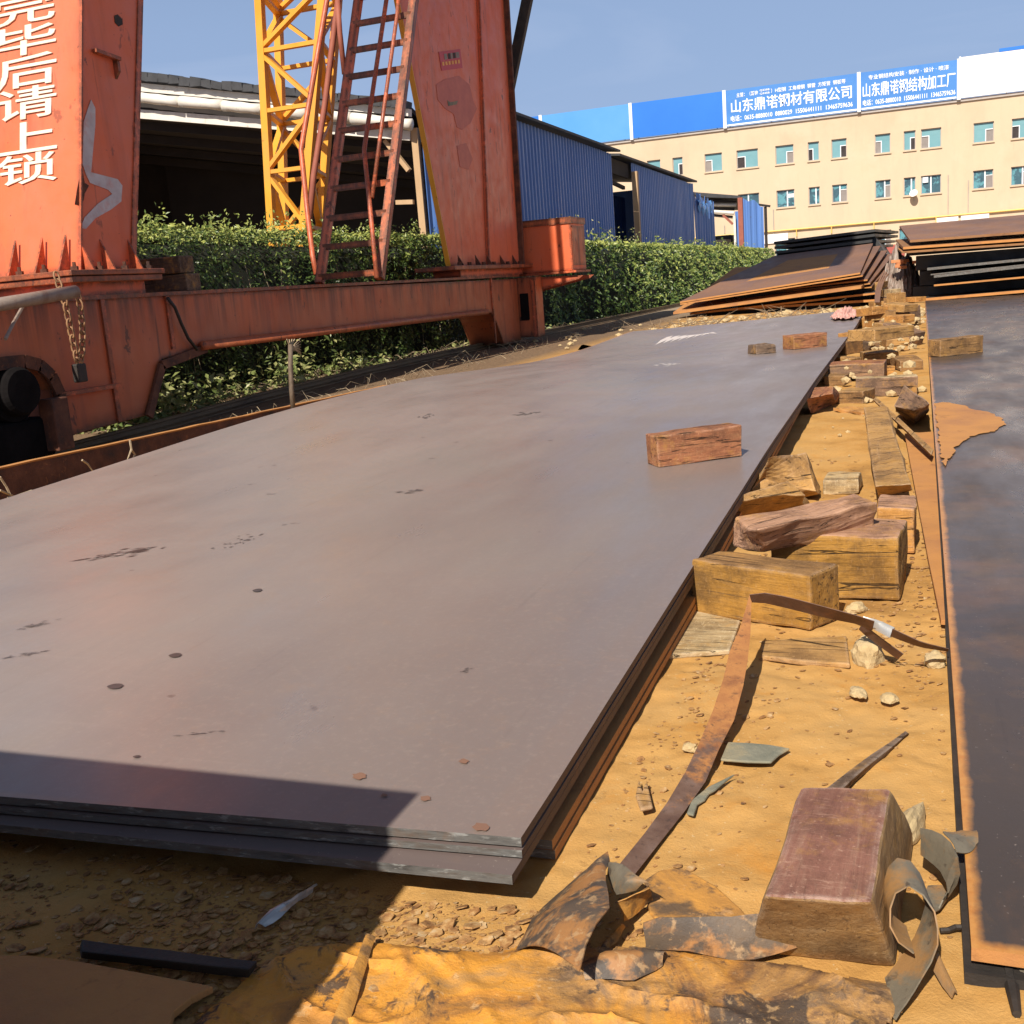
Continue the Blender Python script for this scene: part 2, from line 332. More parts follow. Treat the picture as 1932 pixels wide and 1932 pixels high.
M['sheet_grey'] = surf('grey_steel_offcut', [(.085, .068, .048), (.16, .135, .095), (.11, .095, .07)], 9, rough=.62, bump=.4, bsc=90, bd=.003, spots=[(10, .50, .62, (.30, .15, .045), .8), (40, .58, .66, (.05, .035, .025), .7)])
M['shade_black'] = surf('deep_shade_iron', [(.006, .005, .005), (.012, .010, .010)], 8, rough=.95, bump=.2, spec=.1)  # near-black: the deep shade around the drive is put into the colour
M['slate'] = surf('slate', [(.13, .135, .10), (.21, .20, .145), (.34, .27, .15)], 9, rough=.8, bump=.5, bsc=60)
M['stone'] = surf('cream_stone', [(.36, .25, .12), (.50, .37, .19), (.43, .32, .18)], 14, rough=.9, bump=.6, bsc=70, coord='pos')
M['flake'] = surf('rust_flake', [(.09, .045, .02), (.28, .13, .04), (.42, .24, .09), (.50, .36, .20)], 42, rough=.9, bump=.4)
M['brick'] = surf('orange_brick', [(.52, .20, .08), (.58, .25, .11)], 6, rough=.9, bump=.4)
M['red_tile'] = surf('faded_red_sheet', [(.44, .09, .055), (.50, .12, .07)], 2, rough=.6, bump=.1)
M['rag'] = surf('pink_rag', [(.50, .22, .18), (.62, .36, .30), (.40, .15, .12)], 18, rough=.95, bump=.4)
M['twig'] = surf('dry_twig', [(.26, .19, .11), (.42, .33, .22)], 30, rough=.9, bump=.2)
M['rope'] = surf('wire_rope', [(.08, .055, .035), (.17, .12, .08)], 60, (1, 1, .3), .7, .6, 200, .004)
M['chalk'] = surf('chalk', [(.50, .44, .42), (.60, .55, .52)], 30, rough=.9, bump=0)
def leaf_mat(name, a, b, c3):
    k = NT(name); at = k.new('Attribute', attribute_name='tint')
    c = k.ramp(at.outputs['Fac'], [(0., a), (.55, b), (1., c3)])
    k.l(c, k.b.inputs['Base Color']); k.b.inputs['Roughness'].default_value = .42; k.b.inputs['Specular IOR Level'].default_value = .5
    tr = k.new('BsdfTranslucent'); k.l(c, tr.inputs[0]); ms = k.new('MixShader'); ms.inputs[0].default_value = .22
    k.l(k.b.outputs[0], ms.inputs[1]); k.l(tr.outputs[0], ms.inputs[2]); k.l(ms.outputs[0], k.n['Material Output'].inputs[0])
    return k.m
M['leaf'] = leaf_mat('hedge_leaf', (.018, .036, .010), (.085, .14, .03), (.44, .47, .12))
M['weed'] = leaf_mat('weed_leaf', (.06, .10, .025), (.17, .21, .06), (.40, .38, .16))
M['hedge_core'] = surf('hedge_core', [(.008, .012, .005), (.02, .022, .01)], 6, rough=1, bump=0)
def wood(name, a, b, c3, crack=.6, dirt=(.06, .035, .022), edge=.55, split=True):
    k = NT(name); v = k.coord('objr', (1.2, 9, 9))
    c = k.ramp(k.noise(v, 3.2, 8, .68, 1.4), [(.3, a), (.5, b), (.7, c3)])
    c = k.mix(k.ramp(k.noise(k.coord('objr', (1, 1, 1)), 6, 8, .72), [(.44, 0.), (.62, .88)]), c, tuple(.55 * x + .45 * y for x, y in zip(dirt, a)))
    c = k.mix(k.ramp(k.noise(k.coord('objr', (1, 1, 1), (5, 5, 5)), 9, 8, .72), [(.52, 0.), (.70, .7)]), c, (.46, .235, .05))
    c = k.mix(k.ramp(k.noise(k.coord('objr', (1.5, 40, 40), (3, 0, 0)), 3, 5, .6, .8), [(.60, 0.), (.66, float(crack))]), c, dirt)
    c = k.mix(k.ramp(k.noise(k.coord('objr', (60, 8, 8), (0, 8, 0)), 4, 5, .65), [(.58, 0.), (.70, .40)]), c, tuple(min(1, x * 1.3 + .03) for x in c3))
    c = k.mix(k.ramp(k.noise(k.coord('objr', (1, 1, 1), (9, 1, 0)), 120, 3, .6), [(.62, 0.), (.72, .5)]), c, tuple(min(1, x * 1.35 + .04) for x in c3))
    bv = k.new('Bevel'); bv.samples = 4; bv.inputs['Radius'].default_value = .016
    dp = k.new('VectorMath', operation='DOT_PRODUCT'); k.l(bv.outputs[0], dp.inputs[0]); k.l(k.new('NewGeometry').outputs['Normal'], dp.inputs[1])
    ed = k.math('MULTIPLY', k.math('SUBTRACT', 1., dp.outputs['Value']), 6., True)
    c = k.mix(k.math('MULTIPLY', ed, k.ramp(k.noise(k.coord('objr'), 22, 6, .7), [(.40, 0.), (.54, float(edge))])), c, tuple(min(1, x * 1.1 + .16) for x in c3))
    k.l(c, k.b.inputs['Base Color']); k.b.inputs['Roughness'].default_value = .85; k.b.inputs['Specular IOR Level'].default_value = .25
    cr = k.ramp(k.noise(k.coord('objr', (1.0, 26, 26), (6, 2, 0)), 2.2, 4, .55, .9), [(.60, 1.), (.635, 0.), (.67, 1.)])
    if not split: cr = k.ramp(cr, [(0., .8), (1., 1.)])
    c = k.mix(cr, tuple(.35 * x for x in dirt), c) if split else c; k.l(c, k.b.inputs['Base Color'])
    k.bump(k.mix(.45, k.mix(.5, k.noise(k.coord('objr', (2, 40, 40)), 4, 6, .7), k.noise(k.coord('objr'), 60, 6, .75)), cr), .85, .010)
    return k.m
M['w_ochre'] = wood('ochre_timber', (.24, .12, .025), (.38, .19, .035), (.30, .165, .055))
M['w_brick'] = wood('red_brown_timber', (.22, .08, .04), (.33, .13, .06), (.36, .18, .085))
M['w_red'] = wood('maroon_timber', (.18, .075, .055), (.25, .115, .08), (.34, .20, .135), .25, edge=.9, split=False)
M['w_pink'] = wood('split_pink_timber', (.30, .15, .085), (.42, .24, .15), (.40, .20, .09), .8)
M['w_pale'] = wood('pale_timber', (.36, .24, .11), (.46, .33, .17), (.56, .44, .27))
M['w_dark'] = wood('dark_timber', (.08, .055, .04), (.14, .09, .06), (.22, .14, .085))
M['w_grey'] = wood('purple_grey_timber', (.13, .08, .055), (.22, .13, .08), (.33, .19, .095))
M['w_tan'] = wood('tan_timber', (.33, .175, .06), (.43, .24, .08), (.38, .22, .09))
M['w_orange'] = wood('orange_timber', (.40, .18, .045), (.50, .24, .06), (.42, .22, .09))
M['w_side'] = wood('sawn_brown_timber', (.25, .14, .055), (.34, .20, .08), (.37, .24, .115), split=False)
M['plate_brown'] = surf('brown_rust_plate', [(.20, .095, .042), (.27, .13, .05), (.24, .12, .055)], 2, rough=.8, bump=.3, bsc=60, spots=[(7, .56, .68, (.12, .055, .03), .7)])
M['brush'] = surf('dry_brushwood', [(.10, .07, .04), (.20, .14, .085), (.30, .22, .14)], 12, rough=.9, bump=.2)
M['w_brown'] = wood('brown_timber', (.19, .10, .038), (.28, .15, .055), (.33, .185, .075))

# ------------------------------------------------------------------ mesh builder and tagging
class MB:
    def __init__(s): s.v = []; s.f = []; s.mi = []; s.cur = 0; s.ck = []
    def each(s, name, mat, parent, **k):           # every piece added becomes an object of its own
        out = []
        for vs, fs in s.ck:
            q = MB(); q.add(vs, fs); out.append(q.build(name, mat, parent, **k))
        return out
    def add(s, vs, fs):
        s.ck.append((vs, fs)); o = len(s.v); s.v += [Vector(q) for q in vs]
        for f in fs: s.f.append([i + o for i in f]); s.mi.append(s.cur)
    def box(s, a, b):
        a, b = Vector(a), Vector(b)
        s.hexa([(a.x, a.y, a.z), (b.x, a.y, a.z), (b.x, b.y, a.z), (a.x, b.y, a.z)], [(a.x, a.y, b.z), (b.x, a.y, b.z), (b.x, b.y, b.z), (a.x, b.y, b.z)])
    def hexa(s, lo, hi): s.add(list(lo) + list(hi), [(3, 2, 1, 0), (4, 5, 6, 7), (0, 1, 5, 4), (1, 2, 6, 5), (2, 3, 7, 6), (3, 0, 4, 7)])
    def prism(s, poly, off):
        n = len(poly); off = Vector(off); p = [Vector(q) for q in poly]
        s.add(p + [q + off for q in p], [tuple(range(n)), tuple(range(2 * n - 1, n - 1, -1))] + [(i, i + n, (i + 1) % n + n, (i + 1) % n) for i in range(n)])
    def tube(s, pts, r, n=8, cap=True):
        pts = [Vector(p) for p in pts]; rings = []
        for i, p in enumerate(pts):
            t = (pts[min(i + 1, len(pts) - 1)] - pts[max(i - 1, 0)]).normalized()
            a = t.orthogonal().normalized() if i == 0 else (pa - t * pa.dot(t)).normalized()
            pa = a; b = t.cross(a); rr = r[i] if isinstance(r, (list, tuple)) else r
            rings.append([p + (a * math.cos(q) + b * math.sin(q)) * rr for q in [2 * math.pi * j / n for j in range(n)]])
        fs = []
        for i in range(len(rings) - 1):
            for j in range(n): fs.append((i * n + j, i * n + (j + 1) % n, (i + 1) * n + (j + 1) % n, (i + 1) * n + j))
        if cap: fs += [tuple(range(n - 1, -1, -1)), tuple(range((len(rings) - 1) * n, len(rings) * n))]
        s.add([v for q in rings for v in q], fs)
    def bar(s, a, b, w, h, up=(0, 0, 1)):
        a, b = Vector(a), Vector(b); t = (b - a).normalized(); x = t.cross(Vector(up)).normalized(); y = x.cross(t)
        q = [(-1, -1), (1, -1), (1, 1), (-1, 1)]
        s.hexa([a + x * i * w / 2 + y * j * h / 2 for i, j in q], [b + x * i * w / 2 + y * j * h / 2 for i, j in q])
    def loft(s, A, B, m=6, bulge=(0, 0, 0), jag=0.):
        n = max(len(A), len(B), 8)
        A, B = resample(A, n), resample(B, n); bl = Vector(bulge); vs = []
        for j in range(m + 1):
            t = j / m
            for i in range(n):
                q = A[i].lerp(B[i], t) + bl * math.sin(math.pi * t)
                if jag: q += jag * mnoise.noise_vector(q * 45)
                vs.append(q)
        s.add(vs, [(j * n + i, j * n + i + 1, (j + 1) * n + i + 1, (j + 1) * n + i) for j in range(m) for i in range(n - 1)])
    def build(s, name, mat, parent=None, origin=None, smooth=False, bevel=0, thick=0):
        if origin is None:
            lo = [min(q[i] for q in s.v) for i in range(3)]; hi = [max(q[i] for q in s.v) for i in range(3)]
            origin = Vector(((lo[0] + hi[0]) / 2, (lo[1] + hi[1]) / 2, lo[2]))
        origin = Vector(origin)
        me = bpy.data.meshes.new(name)
        me.from_pydata([q - origin for q in s.v], [], s.f)
        mats = mat if isinstance(mat, (list, tuple)) else [mat]
        for q in mats: me.materials.append(M[q])
        if len(mats) > 1: me.polygons.foreach_set('material_index', s.mi)
        bm = bmesh.new(); bm.from_mesh(me)
        if not thick: bmesh.ops.recalc_face_normals(bm, faces=bm.faces)
        bm.to_mesh(me); bm.free()
        if smooth: me.polygons.foreach_set('use_smooth', [True] * len(me.polygons))
        me.update()
        o = bpy.data.objects.new(name, me); C.objects.link(o)
        if parent is not None:
            o.parent = parent; origin = origin - wloc(parent)
        o.location = origin
        if thick:
            q = o.modifiers.new('s', 'SOLIDIFY'); q.thickness = thick; q.offset = 0
            if smooth: q = o.modifiers.new('e', 'EDGE_SPLIT'); q.split_angle = R(38)
        if bevel:
            q = o.modifiers.new('b', 'BEVEL'); q.width = bevel; q.segments = 2; q.limit_method = 'ANGLE'; q.angle_limit = R(40)
        return o
def wloc(o):
    v = Vector((0, 0, 0))
    while o is not None: v += o.location; o = o.parent
    return v
def resample(P, n):
    P = [Vector(p) for p in P]; d = [0]
    for a, b in zip(P, P[1:]): d.append(d[-1] + (b - a).length)
    out = []
    for i in range(n):
        t = d[-1] * i / (n - 1); j = 0
        while j < len(P) - 2 and d[j + 1] < t: j += 1
        out.append(P[j].lerp(P[j + 1], (t - d[j]) / max(1e-9, d[j + 1] - d[j])))
    return out
def tag(o, label, cat, group=None, kind=None):
    o['label'] = label; o['category'] = cat
    if group: o['group'] = group
    if kind: o['kind'] = kind
    return o
def struct(o): o['kind'] = 'structure'; return o
def empty(name, loc, label, cat, group=None):
    o = bpy.data.objects.new(name, None); o.location = loc; C.objects.link(o); o.empty_display_size = .1
    return tag(o, label, cat, group)
# ================================================================== SETTING: ground
RAILZ = [(5.5, -.09), (6.76, -.07), (8.8, -.02), (10.7, .04), (13.3, .085), (19, .1), (70, .1)]
def gz(x, y):
    t = min(1, max(0, (-4.7 - x) / .5)) * (1 if y < 60 else 0)
    g = lerp(0, interp(RAILZ, y) - .10, t)
    if y < 26:
        fine = mnoise.fractal(Vector((x * 5, y * 5, 0)), 1, 2, 5) * .010
        fine += mnoise.noise(Vector((x * 33, y * 33, 3))) * .0022 + abs(mnoise.noise(Vector((x * 14, y * 14, 7)))) * .006
        g += fine
    return g - .004
def lines(segs):
    out = []
    for a, b, st in segs:
        n = max(1, round((b - a) / st)); out += [a + (b - a) * i / n for i in range(n)]
    return out + [segs[-1][1]]
xs = lines([(-600, -60, 60), (-60, -12, 4), (-12, -4, .4), (-4, -1.3, .15), (-1.3, .35, .011), (.35, 4, .2), (4, 60, 6), (60, 600, 60)])
ys = lines([(-60, -4, 7), (-4, .8, .3), (.8, 3.6, .0125), (3.6, 8, .05), (8, 26, .3), (26, 110, 6), (110, 1500, 130)])
b = MB()
b.v = [Vector((x, y, gz(x, y))) for y in ys for x in xs]
nx = len(xs)
b.f = [(j * nx + i, j * nx + i + 1, (j + 1) * nx + i + 1, (j + 1) * nx + i) for j in range(len(ys) - 1) for i in range(nx - 1)]
b.mi = [0] * len(b.f)
struct(b.build('ground', 'ground', origin=(0, 0, 0), smooth=True))

# ================================================================== SETTING: the cream factory building
YB = 84.
B = empty('factory_building', (-6, YB, 0), 'long cream rendered three storey building behind the steel yard', 'building')
def bx(px, py): p = Yp(px, py, YB); return p.x, p.z
c1 = lambda X, Y: (1357 + .14882 * X, 83.06 + .14882 * Y)          # survey crops
c2 = lambda X, Y: (1644.5 + .14882 * X, 83.06 + .14882 * Y)
r1t = bx(*c1(708, 1295))[1]; r1b = bx(*c1(712, 1530))[1]
r2t = bx(*c1(725, 1860))[1]; r2b = bx(1465.4, 392.5)[1]
cols = [(1220, 1245), (1268, 1287), (1328.7, 1361.5), (1389, 1429.5), (1462.4, 1496.6), (1523.7, 1544.8), (1568.3, 1597), (1650.5, 1679.8), (1705, 1727.4), (1737.8, 1776), (1837, 1875.6), (1909.4, 1947)]
wins = []
for i, (a, q) in enumerate(cols):
    xa, xb = bx(a, 290 - (a - 1220) * .12)[0], bx(q, 290 - (a - 1220) * .12)[0]
    wins.append((xa, xb, r1b, r1t, 1, i))
    if i >= 2: wins.append((xa, xb, r2b, r2t, 2, i))
g0, g1 = bx(1653.4, 450)[0], bx(1681.5, 450)[0]
gt, gb = bx(1653.4, 435.3)[1], bx(1681, 468)[1]
wins.append((g0, g1, gb, gt, 3, 7)); wins.append((bx(1696, 445)[0], bx(1725, 445)[0], gb, gt, 3, 8))
wins.append((bx(1462, 445)[0], bx(1500, 445)[0], gb, gt, 3, 4))
roofz = bx(1368, 242)[1]
XL, XR = -48., 34.
ex = sorted({XL, XR, *[q for w_ in wins for q in w_[:2]]}); ez = sorted({-.3, roofz, *[q for w_ in wins for q in w_[2:4]]})
b = MB(); hole = lambda x, z: any(a < x < q and c_ < z < d for a, q, c_, d, _, _ in wins)
for i in range(len(ex) - 1):
    for j in range(len(ez) - 1):
        if not hole((ex[i] + ex[i + 1]) / 2, (ez[j] + ez[j + 1]) / 2):
            b.add([(ex[i], YB, ez[j]), (ex[i + 1], YB, ez[j]), (ex[i + 1], YB, ez[j + 1]), (ex[i], YB, ez[j + 1])], [(0, 1, 2, 3)])
for a, q, c_, d, _, _ in wins:                                       # reveals
    D = YB + .22
    for p0, p1 in (((a, c_), (q, c_)), ((q, c_), (q, d)), ((q, d), (a, d)), ((a, d), (a, c_))):
        b.add([(p0[0], YB, p0[1]), (p1[0], YB, p1[1]), (p1[0], D, p1[1]), (p0[0], D, p0[1])], [(0, 1, 2, 3)])
for q in ([(XL, YB, -.3), (XL, YB + 16, -.3), (XL, YB + 16, roofz), (XL, YB, roofz)], [(XR, YB, -.3), (XR, YB + 16, -.3), (XR, YB + 16, roofz), (XR, YB, roofz)],
          [(XL, YB, roofz), (XR, YB, roofz), (XR, YB + 16, roofz), (XL, YB + 16, roofz)], [(XL, YB + 16, -.3), (XR, YB + 16, -.3), (XR, YB + 16, roofz), (XL, YB + 16, roofz)]): b.add(q, [(0, 1, 2, 3)])
b.build('wall', 'wall', B)
b = MB(); b.box((XL, YB - .12, roofz - .16), (XR, YB - .002, roofz + .02)); b.build('coping', 'frame', B)
rw = random.Random(5)
openside = {(1, 0): 0, (1, 1): 2, (1, 2): 1, (1, 3): 1, (1, 4): 2, (1, 5): 1, (1, 6): 2, (1, 7): 1, (1, 8): 2, (1, 9): 1, (1, 10): 2, (1, 11): 1}
greyop = {2, 4, 7, 9, 10}
for a, q, c_, d, row, i in wins:
    W_, H_ = q - a, d - c_; y0 = YB + .16; t = .05
    f = MB()
    for u in ((a, a + t), (q - t, q)): f.box((u[0], y0 - .04, c_), (u[1], y0 + .03, d))
    for u in ((c_, c_ + t), (d - t, d)): f.box((a + t, y0 - .037, u[0]), (q - t, y0 + .028, u[1]))
    win = f.build('window', 'frame', B)
    sl_ = MB(); sl_.box((a - .06, YB - .09, c_ - .09), (q + .06, YB + .05, c_ - .002)); sl_.build('sill', 'wall', win)
    x0, x1, z0, z1 = a + t, q - t, c_ + t, d - t
    rect = lambda name, mat, xa, xb, za, zb, y: (lambda m_: (m_.box((xa, y, za), (xb, y + .02, zb)), m_.build(name, mat, win)))(MB())
    if row == 1:
        sd_ = openside[(row, i)]; ow = W_ * .33; oz = z0 + (z1 - z0) * .62
        if sd_ == 0: rect('pane', 'teal', x0, x1, z0, z1, y0)
        elif sd_ == 1:
            rect('pane', 'teal', x0, x1, oz + .06, z1, y0); rect('pane', 'teal', x0 + ow + .06, x1, z0, oz + .06, y0 + .003)
            rect('open_sash', 'screen' if i in greyop else 'hole', x0, x0 + ow, z0, oz, y0 + .03); rect('sash_frame', 'white_frame', x0 + ow, x0 + ow + .06, z0, oz + .06, y0 - .02); rect('sash_frame', 'white_frame', x0, x0 + ow, oz, oz + .06, y0 - .018)
        else:
            rect('pane', 'teal', x0, x1, oz + .06, z1, y0); rect('pane', 'teal', x0, x1 - ow - .06, z0, oz + .06, y0 + .003)
            rect('open_sash', 'screen' if i in greyop else 'hole', x1 - ow, x1, z0, oz, y0 + .03); rect('sash_frame', 'white_frame', x1 - ow - .06, x1 - ow, z0, oz + .06, y0 - .02); rect('sash_frame', 'white_frame', x1 - ow, x1, oz, oz + .06, y0 - .018)
    else:
        xm = x0 + W_ * (.52 if i % 3 else .42)
        rect('pane', 'dark_glass', x0, xm, z0, z1, y0); rect('mullion', 'white_frame', xm, xm + .09, z0, z1, y0 - .03)
        if i in (7, 10, 11, 6): rect('transom', 'white_frame', xm + .09, x1, z1 - H_ * .28, z1 - H_ * .24, y0 - .02); rect('pane', 'dark_glass', xm + .09, x1, z1 - H_ * .24, z1, y0 + .002); rect('fly_screen', 'screen', xm + .09, x1, z0, z1 - H_ * .28, y0 + .002)
        else: rect('pane', 'dark_glass', xm + .09, x1, z0, z1, y0 + .002)
        if row == 2 and i == 4: rect('blind', 'white_frame', xm + .1, x1, z1 - H_ * .42, z1 - H_ * .2, y0 - .01)
        if row == 2 and i == 9:
            rect('air_conditioner', 'white_frame', x0 + .05, x0 + W_ * .32, z1 - H_ * .34, z1 - .05, y0 - .12)
# gas pipe, downpipes, wall lamps' panels
pz = bx(1530, 430)[1]; b = MB(); b.tube([(XL, YB - .14, pz), (XR, YB - .14, pz)], .055, 8)
for px in (1372, 1441, 1503, 1569, 1649, 1766): x = bx(px, 430)[0]; b.box((x - .03, YB - .2, pz - .5), (x + .03, YB, pz + .02))
b.build('gas_pipe', 'gas', B)
for px, ya, yb in ((1789, 330, 410), (1827, 340, 410), (1459, 395, 447), (1367, 425, 440)):
    x = bx(px, ya)[0]; b = MB(); b.tube([(x, YB - .07, bx(px, ya)[1]), (x, YB - .07, bx(px, yb)[1])], .028, 6); b.build('drain_pipe', 'frame', B)
for pa, pb, py, qy in ((1439, 1487, 441, 449), (1767, 1808, 409, 416), (1813, 1866, 404, 411)):
    (xa, za), (xb, zb) = bx(pa, py), bx(pb, qy - 6); b = MB(); b.box((xa, YB - .12, za - .75), (xb, YB - .003, za - .1)); b.build('shop_board', 'sign_white', B)
x, z = bx(1724.5, 366); dish = empty('satellite_dish', (x, YB - .5, z), 'small white satellite dish under a second floor window of the cream building', 'satellite dish')
b = MB(); n = 16; ax = Vector((-.3, -.8, .5)).normalized(); e1 = ax.orthogonal().normalized(); e2 = ax.cross(e1); cc = Vector((x, YB - .45, z))
vs = [cc]
for rr, dp in ((.11, .012), (.21, .05), (.28, .09)): vs += [cc + (e1 * math.cos(2 * math.pi * k_ / n) + e2 * math.sin(2 * math.pi * k_ / n)) * rr + ax * dp for k_ in range(n)]
fs = [(0, 1 + k_, 1 + (k_ + 1) % n) for k_ in range(n)] + [(1 + r_ * n + k_, 1 + (r_ + 1) * n + k_, 1 + (r_ + 1) * n + (k_ + 1) % n, 1 + r_ * n + (k_ + 1) % n) for r_ in range(2) for k_ in range(n)]
b.add(vs, fs); b.build('reflector', 'sign_white', dish, smooth=True, thick=.02)
b = MB(); b.tube([cc, cc + Vector((0, .42, -.15)), (x, YB + .0, z - .5)], .03, 6); b.tube([cc - e1 * .2, cc + ax * .3], .012, 5); b.each('bracket', 'frame', dish)

# roof line boards: each a billboard of its own
def text(body, x0, x1, zc, h, y, parent, mat='letter', name='lettering', bold=.012, ux=(1, 0, 0), uz=(0, 0, 1), origin=None):
    cu = bpy.data.curves.new('t', 'FONT'); cu.body = body; cu.offset = bold; cu.extrude = .02; cu.resolution_u = 3
    o = bpy.data.objects.new('t', cu); C.objects.link(o); bpy.context.view_layer.update()
    me = bpy.data.meshes.new_from_object(o.evaluated_get(bpy.context.evaluated_depsgraph_get()))
    bpy.data.objects.remove(o); me.name = name
    xs_ = [q.co.x for q in me.vertices]; zs_ = [q.co.y for q in me.vertices]
    a, c_, lo, hi = min(xs_), max(xs_), min(zs_), max(zs_)
    ux, uz = Vector(ux), Vector(uz); un = ux.cross(uz)
    O = Vector(origin) if origin else Vector((0, y, 0))
    for q in me.vertices:
        X_ = x0 + (q.co.x - a) / (c_ - a) * (x1 - x0); Z_ = zc + ((q.co.y - lo) / (hi - lo) - .5) * h
        q.co = O + ux * X_ + uz * Z_ + un * (q.co.z * .3)
    base = me.vertices[0].co.copy()
    for q in me.vertices: q.co -= base
    me.materials.clear(); me.materials.append(M[mat]); me.polygons.foreach_set('material_index', [0] * len(me.polygons))
    o = bpy.data.objects.new(name, me); C.objects.link(o); o.parent = parent; o.location = base - wloc(parent)
    return o
topz = bx(1700, 128)[1]; YS = YB - .25
div = [-40.5] + [bx(p, q)[0] for p, q in ((1022, 230), (1192, 230), (1368, 205), (1621, 175), (1809, 150))] + [XR]
bmats = ['sign_deep', 'sign_light', 'sign_deep', 'sign_blue', 'sign_blue', 'sign_white']
blabs = ['short deep blue blank roof board just above the near shed roof', 'light blue blank roof board, second from the left along the roof edge',
         'deep blue blank roof board left of the lettered ones', 'blue roof sign with white Chinese lettering and four phone numbers',
         'blue roof sign with white Chinese lettering beside the white board', 'blank white sheeted roof board right of the lettered signs']
bz0 = roofz + .06
for i in range(6):
    xa, xb = div[i] + .06, div[i + 1] - .06; tz = topz + (.12 if i == 5 else 0)
    G = empty('billboard', ((xa + xb) / 2, YS, bz0), blabs[i], 'billboard', 'boards along the roof edge')
    b = MB(); b.box((xa, YS, bz0), (xb, YS + .1, tz)); b.build('board', bmats[i], G)
    b = MB()
    for x in (xa, xb): b.box((x - .06, YS - .05, bz0 - .1), (x + .06, YS + .12, tz + .05))
    b.each('post', 'white_frame', G)
    b = MB()
    for u in range(int((xb - xa) / 3) + 1): b.bar((xa + u * 3, YS + .12, tz - .2), (xa + u * 3, YS + 2.2, roofz), .06, .06)
    b.each('back_brace', 'frame', G)
    H_ = tz - bz0
    if i in (3, 4):
        b = MB(); b.box((xa + .1, YS - .012, bz0 + .02), (xb - .1, YS - .004, bz0 + .13)); b.build('border', 'letter', G)
    L_ = xb - xa
    if i == 3:
        text('山东鼎诺钢材有限公司', xa + L_ * .045, xa + L_ * .955, bz0 + H_ * .535, H_ * .37, YS - .012, G, bold=.012)
        text('电话：0635-8880010  8880029  15506441111  13465759636', xa + L_ * .04, xa + L_ * .96, bz0 + H_ * .2, H_ * .16, YS - .012, G, bold=.012)
        text('主营：（普钟', xa + L_ * .09, xa + L_ * .255, bz0 + H_ * .835, H_ * .125, YS - .012, G, bold=.008)
        text('Q235B', xa + L_ * .27, xa + L_ * .345, bz0 + H_ * .88, H_ * .06, YS - .012, G, bold=.012)
        text('Q345B', xa + L_ * .27, xa + L_ * .345, bz0 + H_ * .79, H_ * .06, YS - .012, G, bold=.012)
        text('）H型钢  工角槽钢  钢管  方矩管  钢板等', xa + L_ * .355, xa + L_ * .91, bz0 + H_ * .835, H_ * .125, YS - .012, G, bold=.008)
    if i == 4:
        text('山东鼎诺钢结构加工厂', xa + L_ * .03, xa + L_ * .975, bz0 + H_ * .51, H_ * .38, YS - .012, G, bold=.012)
        text('电话：0635-8880010  15506441111  13465759636', xa + L_ * .03, xa + L_ * .975, bz0 + H_ * .18, H_ * .16, YS - .012, G, bold=.012)
        text('专业钢结构安装 · 制作 · 设计 · 喷漆', xa + L_ * .09, xa + L_ * .91, bz0 + H_ * .84, H_ * .125, YS - .012, G, bold=.008)
    if i == 5:
        b = MB(); b.box((xa + 2.4, YS - .02, tz), (xb, YS + .1, tz + .22)); b.build('top_trim', 'sign_deep', G)

# ================================================================== SETTING: blue sheds
def corr(bm_, x, y0, y1, z0, ztop, pitch=.25, amp=.02, step=8, jit=None):
    n = max(4, int((y1 - y0) / pitch * step)); vs = []
    for i in range(n + 1):
        y = lerp(y0, y1, i / n); ph = (y / pitch) % 1
        o = amp * (1 if ph < .35 else 0 if ph < .45 else 0 if ph < .9 else (ph - .9) * 10) if ph >= .45 or ph < .35 else amp * (1 - (ph - .35) * 10)
        jx = jit(y) if jit else 0
        zt = ztop(y)
        for t in (0, .35, .7, 1): vs.append((x + o + jx * (t - .2), y, lerp(z0, zt, t)))
    bm_.add(vs, [(i * 4 + k_, (i + 1) * 4 + k_, (i + 1) * 4 + k_ + 1, i * 4 + k_ + 1) for i in range(n) for k_ in range(3)])
XS = -10.
tA = [(26.0, 5.26), (28.2, 5.25), (38.05, 5.18)]
SH = empty('blue_shed', (XS - 4, 32, 0), 'larger blue corrugated shed right behind the crane leg', 'shed')
b = MB(); corr(b, XS, 26., 38.05, -.1, lambda y: interp(tA, y), .285, .045); b.build('side_wall', 'shed', SH)
b = MB(); b.prism([(XS + .28, 25.8, 5.30), (XS - 1.0, 25.8, 5.44), (XS - 1.0, 25.8, 5.51), (XS + .28, 25.8, 5.37)], (0, 12.6, -.06)); b.build('roof', 'roof_dark', SH)
b = MB(); b.box((XS - 1, 37.9, -.1), (XS - .08, 38., 5.2)); b.box((XS - 1, 26, -.1), (XS - .08, 26.1, 5.2)); b.each('end_wall', 'shed', SH)
SH2 = empty('blue_shed', (XS - 4, 46, 0), 'second blue corrugated shed behind an open gap with a tan post', 'shed')
z3 = lambda y: interp([(40.95, 5.1), (52.6, 5.0)], y)
b = MB(); corr(b, XS, 40.95, 52.6, -.1, z3, .3, .04, jit=lambda y: .25 * max(0, y - 50.5) / 2 * math.sin(y * 4) * .4); b.build('side_wall', 'shed', SH2)
b = MB(); b.prism([(XS + .2, 38.6, 5.14), (XS - 8, 38.6, 6.0), (XS - 8, 38.6, 6.07), (XS + .2, 38.6, 5.22)], (0, 14.3, -.06)); b.build('roof', 'roof_dark', SH2)
b = MB(); b.box((XS + .10, 40.55, -.1), (XS + .30, 40.77, 4.75)); b.build('post', 'post_wood', SH2)
